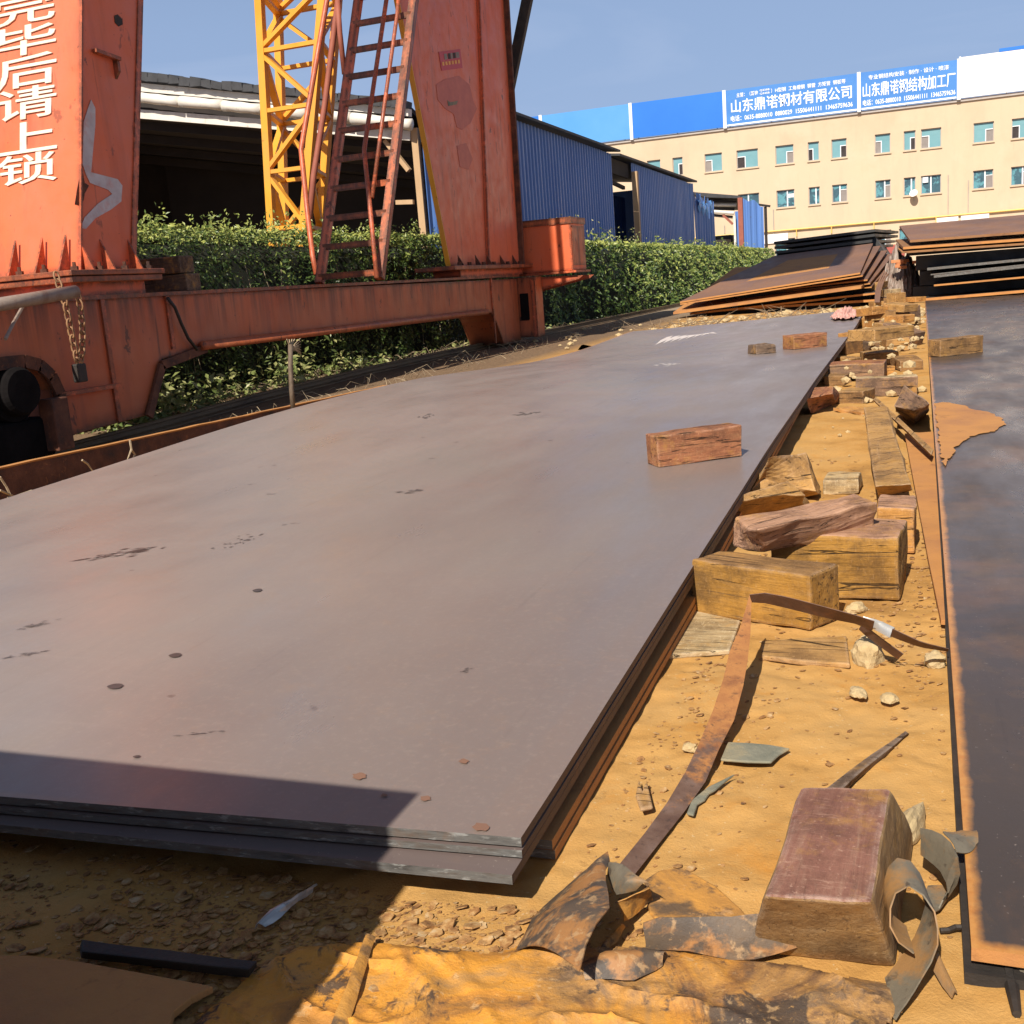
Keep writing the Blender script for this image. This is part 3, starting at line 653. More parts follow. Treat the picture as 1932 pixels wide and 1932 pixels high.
b = MB(); b.bar((XS - .15, 38.3, 4.85), (XS - .15, 40.95, 4.8), .1, .5); b.bar((XS - .3, 38.2, 4.4), (XS - .2, 40.5, 4.2), .1, .12); b.bar((XS - .1, 39.9, 1.9), (XS - .1, 40.8, 1.95), .08, .1); b.each('lintel_beam', 'shed_dark', SH2)
b = MB(); b.v = []; corr(b, XS - 1.6, 38.0, 46, -.1, lambda y: 4.25, .3, .03); b.build('recessed_wall', 'shed', SH2)
b = MB(); b.box((XS - 8, 52.4, -.1), (XS - .1, 52.5, 5.)); b.box((XS - 8.1, 38.2, -.1), (XS - 8, 52.4, 5.6)); b.each('end_wall', 'shed', SH2)
TF = empty('torn_sheet_fence', (XS, 55, 0), 'torn blue sheet fence with ragged top at the end of the second shed', 'fence')
rz = lambda y: 4.72 - .35 * ((y * 2.1) % 1) - (y - 52.7) * .05
b = MB(); corr(b, XS + .05, 52.7, 58., -.1, rz, .32, .05, jit=lambda y: .12 * math.sin(y * 5.3)); b.build('sheet', 'shed', TF)
b = MB()
for y in (53.2, 54.2, 55.1, 56.2): q = Vector((XS + .12, y, rz(y) - .15)); b.loft([q, q + Vector((.06, .3, .05))], [q + Vector((0, 0, -.3)), q + Vector((.04, .2, -.6))], 3, (.08, 0, 0))
b.each('bent_flap', 'sign_light', TF, thick=.01)
YO = 64.
d4 = lambda X, Y: (1245.9 + .14882 * X, 306.7 + .14882 * Y)          # survey crop of the far bay
oq = lambda X, Y, y=YO: Yp(*d4(X, Y), y)
OF = empty('open_frame_shed', oq(800, 1050), 'roofed open steel frame bay with a red oxide post beyond the blue sheds', 'shed')
b = MB(); P = [oq(400, 372), oq(1015, 420), oq(1015, 452), oq(600, 440), oq(400, 400)]; b.prism(P, (0, 5, -.5)); b.build('roof', 'roof_dark', OF)
b = MB(); P = [oq(560, 455, YO + .4), oq(960, 480, YO + .4), oq(960, 505, YO + .4), oq(600, 505, YO + .4)]; b.prism(P, (0, .3, 0)); b.build('roof_beam', 'shed_dark', OF)
b = MB()
for a, q in (((610, 532), (960, 535)), ((610, 618), (935, 640))): b.tube([oq(*a, YO + .7), oq(*q, YO + .7)], .10, 8)
b.each('white_purlin', 'fascia', OF)
b = MB(); b.bar(oq(610, 662, YO + .9), oq(915, 692, YO + .9), .16, .2, (0, 1, 0)); b.bar(oq(600, 580, YO + .9), oq(940, 590, YO + .9), .16, .16, (0, 1, 0)); b.each('cross_beam', 'shed_dark', OF)
b = MB(); b.bar(oq(795, 665, YO + .6), oq(918, 780, YO + .6), .12, .16, (0, 1, 0)); b.build('brace', 'red_oxide', OF)
a = oq(932, 700); b = MB(); b.box((a.x - .06, YO + .2, -.1), (a.x + .06, YO + .35, a.z + .1)); b.build('white_post', 'fascia', OF)
a = oq(1012, 445); b = MB(); b.box((a.x - .13, YO - .1, -.1), (a.x + .13, YO + .15, a.z)); b.build('post', 'red_oxide', OF)
a, q = oq(950, 620, YO + .5), oq(1000, 620, YO + .5); b = MB(); corr(b, 0, a.x - .02, q.x + .1, -.1, lambda y: a.z, .2, .03)
for v in b.v: v.x, v.y = v.y, YO + .5 + v.x
b.build('side_sheet', 'shed', OF)
BF = empty('blue_sheet_screen', oq(1160, 1050), 'crumpled blue sheet screen standing between the red post and the cream building', 'fence')
a, q = oq(1042, 470), oq(1285, 530)
b = MB(); corr(b, 0, a.x, q.x, -.1, lambda y: lerp(a.z, q.z, (y - a.x) / (q.x - a.x)) + .16 * math.sin(y * 7.3) * math.sin(y * 3.1), .28, .06, jit=lambda y: .12 * math.sin(y * 5.7))
for v in b.v: v.x, v.y = v.y, YO + .1 + v.x + (v.y - a.x) * .45
b.build('sheet', 'shed', BF)
b = MB(); b.box((q.x, YO + .9, -.1), (q.x + .14, YO + 1.1, q.z - .1)); b.bar((q.x - .3, YO + .9, q.z + .05), (q.x + .35, YO + .9, q.z - .1), .12, .15, (0, 1, 0)); b.each('post', 'shed_dark', BF)
PL = empty('timber_pile', oq(750, 1050), 'dark stack of boards seen inside the open frame bay', 'timber pile')
b = MB(); a, q = oq(640, 960, YO + 2), oq(850, 1060, YO + 2)
for i in range(8): b.box((a.x + .07 * (i % 3), YO + 2 + .1 * (i % 2), q.z - 1.3 + i * .22), (q.x - .1 * (i % 2), YO + 4, q.z - 1.3 + i * .22 + .17))
b.each('board', 'dark_iron', PL)
a, q = oq(650, 935, YO + 4.5), oq(925, 910, YO + 4.5); b = MB(); b.box((a.x, YO + 4.5, -.1), (q.x, YO + 6, q.z)); b.build('dark_sheeting', 'dark_iron', PL, bevel=.2)

# open shed at the left: gable end towards the viewer
YG = 24.
LS = empty('open_front_shed', (-15, YG + 8, 0), 'open fronted shed with white sloping fascia and dark interior behind the hedge', 'shed')
def strip(name, mat, top, bot, y, t):
    b_ = MB(); n = len(top); P = [Yp(*p, y) for p in top] + [Yp(*p, y) for p in reversed(bot)]
    b_.prism(P, (0, t, 0)); return b_.build(name, mat, LS)
ext = lambda p, q, x: (x, p[1] + (q[1] - p[1]) * (x - p[0]) / (q[0] - p[0]))
def band(name, mat, a, b_, c_, d, y, t):      # a,b top line; c,d bottom line, extended to the left
    strip(name, mat, [ext(a, b_, -40), b_], [ext(c_, d, -40), d], y, t)
band('roof_edge', 'roof_dark', (300, 143), (766, 190), (305, 158), (766, 203), YG, .3)
b = MB(); rt = random.Random(8)
for i in range(26):
    x0_ = 258 + i * 20; f = lambda x: 137 + (x - 262) * .1045
    if x0_ > 750: break
    P = [Yp(x0_, f(x0_) + rt.uniform(-3.5, 2), YG - .06), Yp(x0_ + 19 + rt.uniform(-2, 2), f(x0_ + 19) + rt.uniform(-2.5, 2.5), YG - .06), Yp(x0_ + 20, f(x0_ + 20) + rt.uniform(12, 17), YG - .06), Yp(x0_ - 1, f(x0_) + rt.uniform(12, 17), YG - .06)]
    b.prism(P, (0, .5 + rt.uniform(0, .2), rt.uniform(0, .05)))
b.each('roof_board', 'roof_dark', LS)
band('upper_fascia', 'fascia', (305, 160), (770, 205), (305, 176), (770, 219), YG + .12, .2)
band('gutter_gap_shade', 'shed_dark', (260, 176), (770, 219), (260, 215), (774, 258), YG + .3, .2)  # dark strip standing in for the shaded gap behind the gutter
band('lower_fascia', 'fascia', (260, 206), (773, 247), (260, 223), (773, 265), YG + .06, .15)
segs = [(-40, 100), (100, 262), (262, 338), (341, 419), (422, 493), (497, 575), (580, 660), (664, 741), (733, 776)]
b = MB()
for i, (a, q) in enumerate(segs):
    f = lambda x: (x, 183.5 + (x - 260) * .0985)
    P_ = [Yp(lerp(a, q, t), f(lerp(a, q, t))[1] + (i % 3 - 1) * .9 * t, YG - .12) for t in (0, .2, .45, .7, 1)]; b.tube(P_, [.135, .12 + .015 * (i % 2), .132, .118, .138], 10)
b.each('gutter', 'fascia', LS, smooth=True)
p0 = Yp(776, 300, YG); p1 = Yp(-40, 300, YG)
b = MB(); b.box((p0.x, YG + .1, -.1), (p0.x + .16, YG + .26, Yp(782, 240, YG).z)); b.build('post', 'post_wood', LS)
b = MB(); b.bar(Yp(727, 265, YG + .3), Yp(772, 322, YG + .3), .1, .14, (0, 1, 0)); b.bar(Yp(748, 382, YG), Yp(780, 381, YG), .1, .1, (0, 1, 0)); b.each('corner_brace', 'post_wood', LS)
zr, zl = Yp(776, 262, YG).z, Yp(-40, 190, YG).z
b = MB()
b.prism([(p0.x + .1, YG + .6, zr - .02), (p1.x, YG + .6, zl), (p1.x, YG + .6, zl + .1), (p0.x + .1, YG + .6, zr + .1)], (0, 7.6, -1.0))
ra, rb_ = Yp(766, 192, YG + .36), Yp(*ext((300, 145), (766, 192), -40), YG + .36)
b.prism([ra, rb_, rb_ - Vector((0, 0, .12)), ra - Vector((0, 0, .12))], (0, 3, -.9))
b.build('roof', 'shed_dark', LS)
b = MB()
for i in range(4): y = YG + 1 + i * 1.8; dz_ = -.16 * i * 1.6; b.prism([(p0.x, y, zr - .2 + dz_), (p1.x, y, zl - .3 + dz_), (p1.x, y, zl - .07 + dz_), (p0.x, y, zr + .0 + dz_)], (0, .12, 0))
b.each('rafter', 'shed_dark', LS)
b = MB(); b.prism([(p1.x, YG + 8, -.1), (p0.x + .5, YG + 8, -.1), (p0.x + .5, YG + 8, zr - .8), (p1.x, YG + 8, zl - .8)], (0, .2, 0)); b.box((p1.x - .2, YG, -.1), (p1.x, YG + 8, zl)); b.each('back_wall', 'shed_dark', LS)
b = MB(); zt_ = Yp(788, 238, YG).z; corr(b, p0.x + .2, YG + .1, YG + 3.3, -.1, lambda y: zt_, .30, .05, jit=lambda y: 0)
for q in b.v: q.x += (q.y - YG) * .33
b.build('side_wall', 'shed', LS)
# ================================================================== hedge and weeds
def leaves(name, mat, pts, parent=None, origin=(0, 0, 0), rs=3):
    rr = random.Random(rs); vs, fs, tint = [], [], []
    for p, s, nrm, tn in pts:
        t = Vector((rr.uniform(-1, 1), rr.uniform(-1, 1), rr.uniform(-.6, 1))).normalized()
        nn = (Vector(nrm) * 1.0 + Vector((rr.uniform(-1, 1), rr.uniform(-1, 1), rr.uniform(-1, 1))) * .9).normalized()
        a = (t - nn * t.dot(nn)).normalized() * s; c_ = nn.cross(a) * .42; o = len(vs); up_ = nn * s * .18
        p = Vector(p)
        vs += [p - a * .5, p + c_ * .5 + up_ * .5 - a * .05, p + a * .5, p - c_ * .5 + up_ * .5 - a * .05]
        fs += [(o, o + 1, o + 2), (o, o + 2, o + 3)]
        tint += [tn] * 4
    me = bpy.data.meshes.new(name); me.from_pydata([v - Vector(origin) for v in vs], [], fs); me.materials.append(M[mat])
    at = me.attributes.new('tint', 'FLOAT', 'POINT'); at.data.foreach_set('value', tint); me.update()
    o = bpy.data.objects.new(name, me); C.objects.link(o); o.location = origin
    if parent is not None: o.parent = parent; o.location = Vector(origin) - wloc(parent)
    return o
HX0, HX1 = -8.02, -9.15
rr = random.Random(11)
hb = lambda y, z: .20 * mnoise.noise(Vector((y * .8, z * .9, 1))) + .10 * mnoise.noise(Vector((y * 2.3, z * 2.3, 5)))
htop = lambda x, y: 1.95 + .07 * mnoise.noise(Vector((y * .9, x, 2))) + .05 * mnoise.noise(Vector((y * 4, x * 3, 8)))
hslope = lambda y, z: (2 - z) * (.06 + .36 * min(1, max(0, (y - 28) / 8)))
pts = []
def hpt(y, k_):
    for _ in range(6):
        h_ = hpt_(y, k_)
        if mnoise.noise(Vector((h_[0][0] * 1.5, h_[0][1] * 2.6, h_[0][2] * 3.1))) > -.22 or rr.random() < .25: return h_
    return h_
def hpt_(y, k_):
    s = .062 if y < 14 else .075 if y < 24 else .13
    s *= rr.uniform(.55, 1.5)
    if k_ == 'face':
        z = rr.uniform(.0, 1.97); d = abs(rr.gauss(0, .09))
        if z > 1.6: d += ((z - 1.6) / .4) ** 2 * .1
        x = HX0 + hb(y, z) - d + .04 + hslope(y, z); nn = (1, -.25, .45) if y < 31 else (.45, -.6, .75); tn = .40 + .22 * z / 2 - d * 1.6 + (.16 if y > 31 else 0)  # tint has sunlight painted in: paler upwards and far off, darker further inside
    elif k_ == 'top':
        x = rr.uniform(HX1, HX0 + .05); d = abs(rr.gauss(0, .06)); z = htop(x, y) - d + .03; nn = (.1, -.3, 1); tn = .92 - d * 2  # top leaves tinted paler to put the sunlight into their colour
    else:
        x = HX0 - rr.uniform(0, 1); z = rr.uniform(0, 1.95); nn = (.2, -1, .2); tn = .4
    return (x, y, z), s, nn, min(1, max(0, tn + rr.uniform(-.28, .28)))
for i in range(20000): pts.append(hpt(8.2 + 13.8 * (rr.random() ** 1.25), 'face'))
for i in range(8500): pts.append(hpt(8.2 + 13.8 * (rr.random() ** 1.25), 'top'))
for i in range(15000): pts.append(hpt(rr.uniform(22, 66), 'face'))
for i in range(7500): pts.append(hpt(rr.uniform(22, 66), 'top'))
for i in range(900): p, s, nn, tn = hpt(8.2, 'end'); pts.append(((p[0], 8.2 + rr.uniform(-.05, .1), p[2]), s, nn, tn))
for i in range(230):                                                 # sprigs standing out of the clipped top
    y = 8.3 + 15 * rr.random() ** 1.3; x = rr.uniform(HX1, HX0); hgt = rr.uniform(.05, .34)
    for j in range(int(5 + hgt * 34)):
        q = rr.random(); pts.append(((x + rr.gauss(0, .03), y + rr.gauss(0, .03), htop(x, y) + q * hgt), .06 * rr.uniform(.7, 1.2), (.3, -.6, .6), min(1, .75 + rr.uniform(-.25, .25))))
for i in range(160):
    y = rr.uniform(24, 60); x = rr.uniform(HX1, HX0); hgt = rr.uniform(.05, .4)
    for j in range(7): pts.append(((x + rr.gauss(0, .05), y + rr.gauss(0, .05), htop(x, y) + rr.random() * hgt), .11, (.3, -.6, .6), rr.uniform(.4, 1)))
HG = empty('hedge', (-8.6, 8.2, 0), 'long clipped green hedge running behind the orange crane and beside the blue sheds', 'hedge')
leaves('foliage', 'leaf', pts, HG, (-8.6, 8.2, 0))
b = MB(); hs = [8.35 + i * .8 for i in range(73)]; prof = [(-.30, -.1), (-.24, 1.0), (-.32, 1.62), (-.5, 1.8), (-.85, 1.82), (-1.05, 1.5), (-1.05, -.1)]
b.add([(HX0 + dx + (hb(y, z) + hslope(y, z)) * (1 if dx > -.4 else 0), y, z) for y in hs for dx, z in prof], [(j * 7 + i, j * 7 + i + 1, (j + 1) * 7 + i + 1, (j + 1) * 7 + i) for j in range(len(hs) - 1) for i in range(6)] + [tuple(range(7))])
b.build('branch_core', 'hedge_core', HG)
b = MB()
for i in range(70):
    y = rr.uniform(8.4, 24); x = HX0 + hb(y, .4) - .08; z = rr.uniform(0, 1.2); b.tube([(x, y, z), (x + rr.uniform(-.1, .12), y + rr.uniform(-.15, .15), z + rr.uniform(.2, .5))], .006, 4)
tw_ = b.build('twigs', 'twig', HG); tw_['kind'] = 'stuff'
pts = []
for i in range(75):                                                  # rough weeds and ivy along the rail side
    y = 8.7 + 6 * rr.random() ** 1.6; x = rr.uniform(-7.95, -7.25); base = gz(x, y); hgt = rr.uniform(.1, .62) * (1.15 if x < -7.6 else .6); tn = rr.uniform(.25, .9)
    for j in range(rr.randint(14, 34)):
        q = rr.random(); a = rr.uniform(0, 6.28); r_ = .04 + .13 * q * rr.random() + .06
        pts.append(((x + math.cos(a) * r_, y + math.sin(a) * r_, base + .01 + q * hgt), rr.uniform(.05, .14), (math.cos(a) * .4, math.sin(a) * .4 - .3, 1), min(1, max(0, tn + rr.uniform(-.25, .25)))))
for i in range(500): y = rr.uniform(9, 24); x = rr.uniform(-7.9, -7.2); pts.append(((x, y, gz(x, y) + rr.uniform(.0, .12)), rr.uniform(.05, .12), (0, -.3, 1), rr.uniform(.2, 1)))
tag(leaves('weeds', 'weed', pts), 'low yellow green weeds and ivy between the rail and the hedge foot', 'weeds', kind='stuff')
b = MB()
for i in range(620):
    y = 8.6 + 14 * rr.random() ** 1.2; x = rr.uniform(-7.75, -7.12) if rr.random() < .7 else rr.uniform(-6.5, -5.6); z = gz(x, y); a = rr.uniform(0, 6.28); l = rr.uniform(.1, .34)
    b.tube([(x, y, z), (x + math.cos(a) * l * .4, y + math.sin(a) * l * .4, z + l * rr.uniform(.15, .5)), (x + math.cos(a) * l, y + math.sin(a) * l, z + l * rr.uniform(0, .35))], [.004, .003, .0015], 3)
tag(b.build('dry_grass', 'twig'), 'straw coloured dry grass lying along the crane rail', 'dry grass', kind='stuff')
pts = []
for i in range(14):                                                  # tall dead weeds against the blue wall
    y = rr.uniform(27.5, 40); x = rr.uniform(-9.7, -9.3); hgt = rr.uniform(2.3, 2.85)
    for j in range(42): q = rr.random(); pts.append(((x + rr.gauss(0, .13), y + rr.gauss(0, .3), 1.5 + q * (hgt - 1.5)), .09, (0, -.5, .5), rr.uniform(.75, 1)))
tag(leaves('dead_weeds', 'weed', pts), 'pale dead weeds rising between the hedge top and the blue shed wall', 'weeds', kind='stuff')

# ================================================================== crane rail and the long steel beam
rail = MB(); YR = [5.2 + i * .9 for i in range(70)]
sec = [(-.065, -.10), (-.065, -.085), (-.012, -.07), (-.012, -.03), (-.035, -.02), (-.035, 0), (.035, 0), (.035, -.02), (.012, -.03), (.012, -.07), (.065, -.085), (.065, -.10)]
n = len(sec); rail.add([(-7.0 + dx, y, interp(RAILZ, y) + dz) for y in YR for dx, dz in sec], [(j * n + i, j * n + (i + 1) % n, (j + 1) * n + (i + 1) % n, (j + 1) * n + i) for j in range(len(YR) - 1) for i in range(n)] + [tuple(range(n))])
tag(rail.build('crane_rail', 'rail_iron'), 'dark rusty rail under the orange crane wheels', 'rail')
p0, p1 = Xp(7, 880, -5.35), Xp(644, 745, -5.35)
d_ = (p1 - p0) / (p1.y - p0.y); sA, sE = p0 - d_ * 1.3, p1 + d_ * 1.0
b = MB()
topf = lambda y: (p0 + d_ * (y - p0.y))
for nm_ in (0,):
    ys_ = [sA.y + (sE.y - sA.y) * i / 30 for i in range(31)]
    vs = []
    for y in ys_:
        t = topf(y); j = .006 * mnoise.noise(Vector((y * 3, 0, 0)))
        vs += [(t.x - .035, y, -.12), (t.x + .0, y, -.12), (t.x + .0, y, t.z + j - .012), (t.x + .012, y, t.z + j), (t.x - .047, y, t.z + j), (t.x - .035, y, t.z + j - .012)]
    b.add(vs, [(j * 6 + i, j * 6 + (i + 1) % 6, (j + 1) * 6 + (i + 1) % 6, (j + 1) * 6 + i) for j in range(30) for i in range(6)] + [tuple(range(6)), tuple(range(185, 179, -1))])
b.mi = [1 if (i % 6 in (2, 3) and i < 180) else 0 for i in range(len(b.f))]  # lighter top faces: the lit edge is put into the colour
tag(b.build('steel_flat', ['rusty_iron', 'plate_orange']), 'long rusty steel flat standing on edge between rail and big plate', 'steel flat')

# ================================================================== the orange gantry crane
CR = empty('gantry_crane', (-6.9, 12.5, 0), 'orange painted gantry crane with two leaning legs on a rail-mounted end beam', 'crane')
XF = -6.6
def yz(P, x=XF): return [Vector((x, y, z)) for y, z in P]
beam = [(4.6, 1.18), (18.3, 1.12), (18.3, .06), (17.42, .06), (17.12, .46), (16.95, .60), (16.4, .63), (9.1, .645), (8.45, .58), (8.36, .45), (8.12, .10), (7.02, .06), (7.02, .46), (6.93, .60), (6.75, .68), (6.5, .70), (4.6, .70)]
b = MB(); b.prism(yz(beam), (-.62, 0, 0)); eb = b.build('end_beam', 'crane_beam', CR, bevel=.008)
b = MB(); b.box((XF - .66, 4.6, 1.155), (XF + .035, 18.33, 1.19)); b.build('top_flange', 'crane_beam', eb)
b = MB()
for y in (7.72, 8.6, 16.98): b.box((XF - .002, y, .66 if y > 8.3 else .1), (XF + .022, y + .05, 1.153))
b.box((XF, 7.05, .395), (XF + .06, 7.78, .43)); b.box((XF, 17.0, .1), (XF + .022, 17.04, .66))
b.each('stiffener', 'crane', eb)
b = MB()
for a, q in (((7.0, .06), (7.05, .46)), ((6.93, .44), (7.05, .62)),): pass
arch = [Vector((XF + .05, y, z)) for y, z in ((7.05, .05), (7.05, .42), (6.99, .57), (6.88, .67), (6.72, .715), (6.2, .72))]
for p, q in zip(arch, arch[1:]): b.bar(p, q, .10, .03, (1, 0, 0))
q1, q2 = Vector((XF + .03, 8.40, .53)), Vector((XF + .03, 8.12, .09)); b.bar(q1, q2, .08, .03, (1, 0, 0)); b.bar(Vector((XF + .03, 8.40, .53)), Vector((XF + .03, 9.1, .63)), .08, .03, (1, 0, 0))
b.each('edge_flange', 'rusty_iron', eb)
b = MB(); b.tube([(XF + .06, 9.0, .66), (XF + .06, 16.6, .625)], .045, 10); b.build('lower_conduit', 'crane_beam', CR, smooth=True)
b = MB(); cpts = [Xp(px, py, XF + .05) for px, py in ((316, 562), (330, 580), (342, 610), (355, 638), (372, 660))]; b.tube(cpts, .016, 8); b.build('black_cable', 'black_rubber', CR, smooth=True)
b = MB(); b.tube([Xp(-80, 588, XF + .22), Xp(143, 550, XF + .30)], .05, 14); b.build('lock_bar', 'grey_pipe', CR, smooth=True)
b = MB(); b.tube([Xp(10, 640, XF + .25), Xp(25, 610, XF + .2), Xp(45, 575, XF + .1)], .014, 6); b.build('grey_cable', 'grey_pipe', CR)
# wheels and the drive motor
def wheel(y, z):
    W = MB(); W.tube([(-7.06, y, z), (-6.94, y, z)], .20, 28); W.tube([(-7.10, y, z), (-7.06, y, z)], .235, 28); W.tube([(-6.94, y, z), (-6.90, y, z)], .235, 28)
    W.build('wheel', 'dark_iron', CR)
wheel(6.62, .135); wheel(17.95, .30)
b = MB(); mc = Xp(46, 738, XF + .13); cy, cz = mc.y, mc.z
b.tube([(XF - .35, cy, cz), (XF + .02, cy, cz)], .235, 30); b.tube([(XF + .02, cy, cz), (XF + .10, cy, cz), (XF + .13, cy, cz), (XF + .135, cy, cz)], [.19, .185, .165, .10], 30)
b.build('drive_motor', 'shade_black', CR)
b = MB(); b.box((XF - .3, 6.0, -.06), (XF + .02, 6.95, .26)); b.build('gear_box', 'shade_black', CR, bevel=.03)
b = MB(); b.box((XF - .01, 6.85, -.02), (XF + .14, 7.03, .40)); b.build('guard_plate', 'rusty_iron', CR, bevel=.01)
# left leg
ZT = 12.6
lf = lambda z: 7.555 + (z - 1.445) * .226
lb = lambda z: 8.235 + (z - 1.486) * .262
X2 = XF - 1.0
LG = MB()
sec_ = lambda z: [(XF, lf(z), z), (XF, lb(z), z), (X2, lb(z), z), (X2, lf(z), z)]
LG.hexa(sec_(1.40), sec_(ZT)); leg = LG.build('leg', 'crane', CR, bevel=.01)
b = MB(); b.hexa([(XF + .012, lb(1.4) - .03, 1.40), (XF + .012, lb(1.4) + .04, 1.40), (X2, lb(1.4) + .04, 1.40), (X2, lb(1.4) - .03, 1.40)], [(XF + .012, lb(ZT) - .03, ZT), (XF + .012, lb(ZT) + .04, ZT), (X2, lb(ZT) + .04, ZT), (X2, lb(ZT) - .03, ZT)]); b.build('rear_flange', 'crane', leg)
b = MB(); b.hexa([(XF + .03, lf(1.4) - .018, 1.40), (XF + .03, lf(1.4) - .001, 1.40), (X2 - .03, lf(1.4) - .001, 1.40), (X2 - .03, lf(1.4) - .018, 1.40)], [(XF + .03, lf(ZT) - .018, ZT), (XF + .03, lf(ZT) - .001, ZT), (X2 - .03, lf(ZT) - .001, ZT), (X2 - .03, lf(ZT) - .018, ZT)]); fpl = b.build('face_plate', 'crane', leg)
b = MB(); zf = 1.30
b.box((X2 - .15, 7.30, zf + .055), (XF + .13, 8.50, zf + .10)); b.box((X2 - .15, 7.32, zf), (XF + .11, 8.48, zf + .05)); b.build('base_plate', 'crane_beam', leg, bevel=.006)
b = MB(); b.box((X2 + .1, 7.45, 1.19), (XF - .02, 8.38, zf)); b.build('pedestal', 'crane', leg)
b = MB()
for y in (7.58, 7.84, 8.2): b.prism([(XF, y, 1.40), (XF + .12, y, 1.40), (XF, y, 1.66)], (0, .018, 0))
for x in (XF - .08, XF - .33, XF - .62): b.prism([(x, lf(1.4) - .02, 1.40), (x, lf(1.4) - .15, 1.40), (x, lf(1.4) - .0, 1.70)], (-.02, 0, 0))
b.each('gusset', 'crane', leg)
for x, y in [(XF + .08, 7.40), (XF + .08, 7.70), (XF + .08, 8.02), (XF + .08, 8.34), (XF - .2, 7.36), (XF - .46, 7.36), (XF - .75, 7.36)]:
    b = MB(); b.tube([(x, y, 1.40), (x, y, 1.43)], .032, 6); b.tube([(x, y, 1.43), (x, y, 1.465)], .015, 6); b.build('bolt', 'rusty_iron', leg)
def legface(px, py):                  # sight line met with the sloping front face of the left leg
    p = Yp(px, py, lf(2.5))
    for _ in range(6): p = Yp(px, py, lf(p.z) - .02)
    return p
for ch, yc, hh, x0_, x1_ in (('完', 16, 56, -14, 105), ('毕', 75, 56, -12, 107), ('后', 134, 60, -8, 108), ('请', 194, 60, -6, 108), ('上', 259, 58, -8, 109), ('锁', 318, 57, -2, 109)):
    p = legface(54, yc); xa = legface(x0_, yc).x; xb = legface(x1_, yc).x
    up_ = Vector((0, .226, 1)).normalized(); h_ = hh / 2057 * (p - CAM).dot(FW) * 1.0
    text(ch, xa - p.x, xb - p.x, 0, h_, 0, leg, 'white_paint', 'stencil_letter', .008, (1, 0, 0), up_, p - Vector((0, .006, 0)))
b = MB()                                                             # hand iron and spray marks on the shaded side
h0 = Xp(178, 95, XF + .03); h1 = Xp(225, 112, XF + .05); b.bar(h0, h1, .05, .03); b.prism([h1, h1 + Vector((-.05, 0, 0)), h1 + Vector((-.05, 0, -.16)), h1 + Vector((0, 0, -.1))], (0, -.03, 0)); b.build('hand_iron', 'crane', leg)
def mark(name, mat, P, x, parent, t=.003):
    b_ = MB(); b_.prism([Xp(*p, x) for p in P], (-t, 0, 0)); return b_.build(name, mat, parent)
mark('spray_mark', 'spray', [(163, 330), (156, 310), (158, 230), (166, 205), (172, 188), (180, 204), (180, 235), (172, 325), (222, 338), (231, 350), (229, 380), (210, 395), (180, 412), (162, 432), (152, 430), (160, 410), (185, 384), (212, 366), (204, 358), (170, 345)], XF + .006, leg)
mark('rust_hole', 'rusty_iron', [(145, 360), (150, 335), (157, 328), (160, 345), (168, 350), (160, 365), (158, 378), (149, 388), (141, 386)], XF + .009, leg)
mark('rust_hole', 'dark_iron', [(216, 30), (222, 27), (231, 36), (232, 46), (224, 50), (217, 42)], XF + .006, leg)
# right leg
rl = lambda z: 15.408 - (z - 1.339) * .281
rs = lambda z: 16.915 + (z - 1.449) * .116
re = lambda z: 18.349 + (z - 1.398) * .036
def slab(y0, y1, xa, xb, z0=1.36, z1=ZT): b_ = MB(); b_.hexa([(xa, y0(z0), z0), (xa, y1(z0), z0), (xb, y1(z0), z0), (xb, y0(z0), z0)], [(xa, y0(z1), z1), (xa, y1(z1), z1), (xb, y1(z1), z1), (xb, y0(z1), z1)]); return b_
leg2 = slab(rl, rs, XF, XF - .05).build('leg', 'crane', CR, bevel=.008)
slab(rs, re, XF + .05, XF - .05).build('web_plate', 'crane', leg2, bevel=.008)
slab(lambda z: re(z), lambda z: re(z) + .07, XF + .13, XF - .5).build('rear_flange', 'rusty_iron', leg2, bevel=.005)
slab(lambda z: rl(z) - .015, lambda z: rl(z) + .0, XF + .012, XF - .065).build('front_flange', 'yellow', leg2)
b = MB(); b.box((XF - .5, 15.2, 1.30), (XF + .16, 18.75, 1.36)); b.build('base_plate', 'crane_beam', leg2, bevel=.006)
b = MB(); b.box((XF - .45, 15.75, 1.19), (XF + .01, 18.6, 1.30)); b.build('pedestal', 'crane', leg2)
b = MB()
for y in (15.6, 16.3, 16.8, 17.4, 18.0): b.prism([(XF + .05, y, 1.36), (XF + .14, y, 1.36), (XF + .05, y, 1.52)], (0, .02, 0))
b.each('gusset', 'rusty_iron', leg2)
for y in (15.5, 15.9, 16.5, 16.95, 17.6, 18.2): b = MB(); b.tube([(XF + .11, y, 1.36), (XF + .11, y, 1.41)], .035, 6); b.build('bolt', 'rusty_iron', leg2)
ST = [(828, 98), (868.5, 92.5), (872.8, 128), (833.5, 133.6)]
st = mark('sticker', 'sticker_red', ST, XF + .008, leg2)
def sq(u0, u1, v0, v1):
    f = lambda u, v: tuple(lerp(lerp(ST[0][i], ST[1][i], u), lerp(ST[3][i], ST[2][i], u), v) for i in (0, 1))
    return [f(u0, v0), f(u1, v0), f(u1, v1), f(u0, v1)]
for u0, u1, mt in ((.22, .36, 'screen'), (.40, .50, 'dark_iron'), (.52, .62, 'screen'), (.64, .74, 'dark_iron'), (.76, .92, 'screen')): mark('print_block', mt, sq(u0, u1, .14, .44), XF + .012, st)
for i in range(6): mark('print_digit', 'yellow', sq(.08 + i * .148, .08 + i * .148 + .09, .55, .74), XF + .012, st)
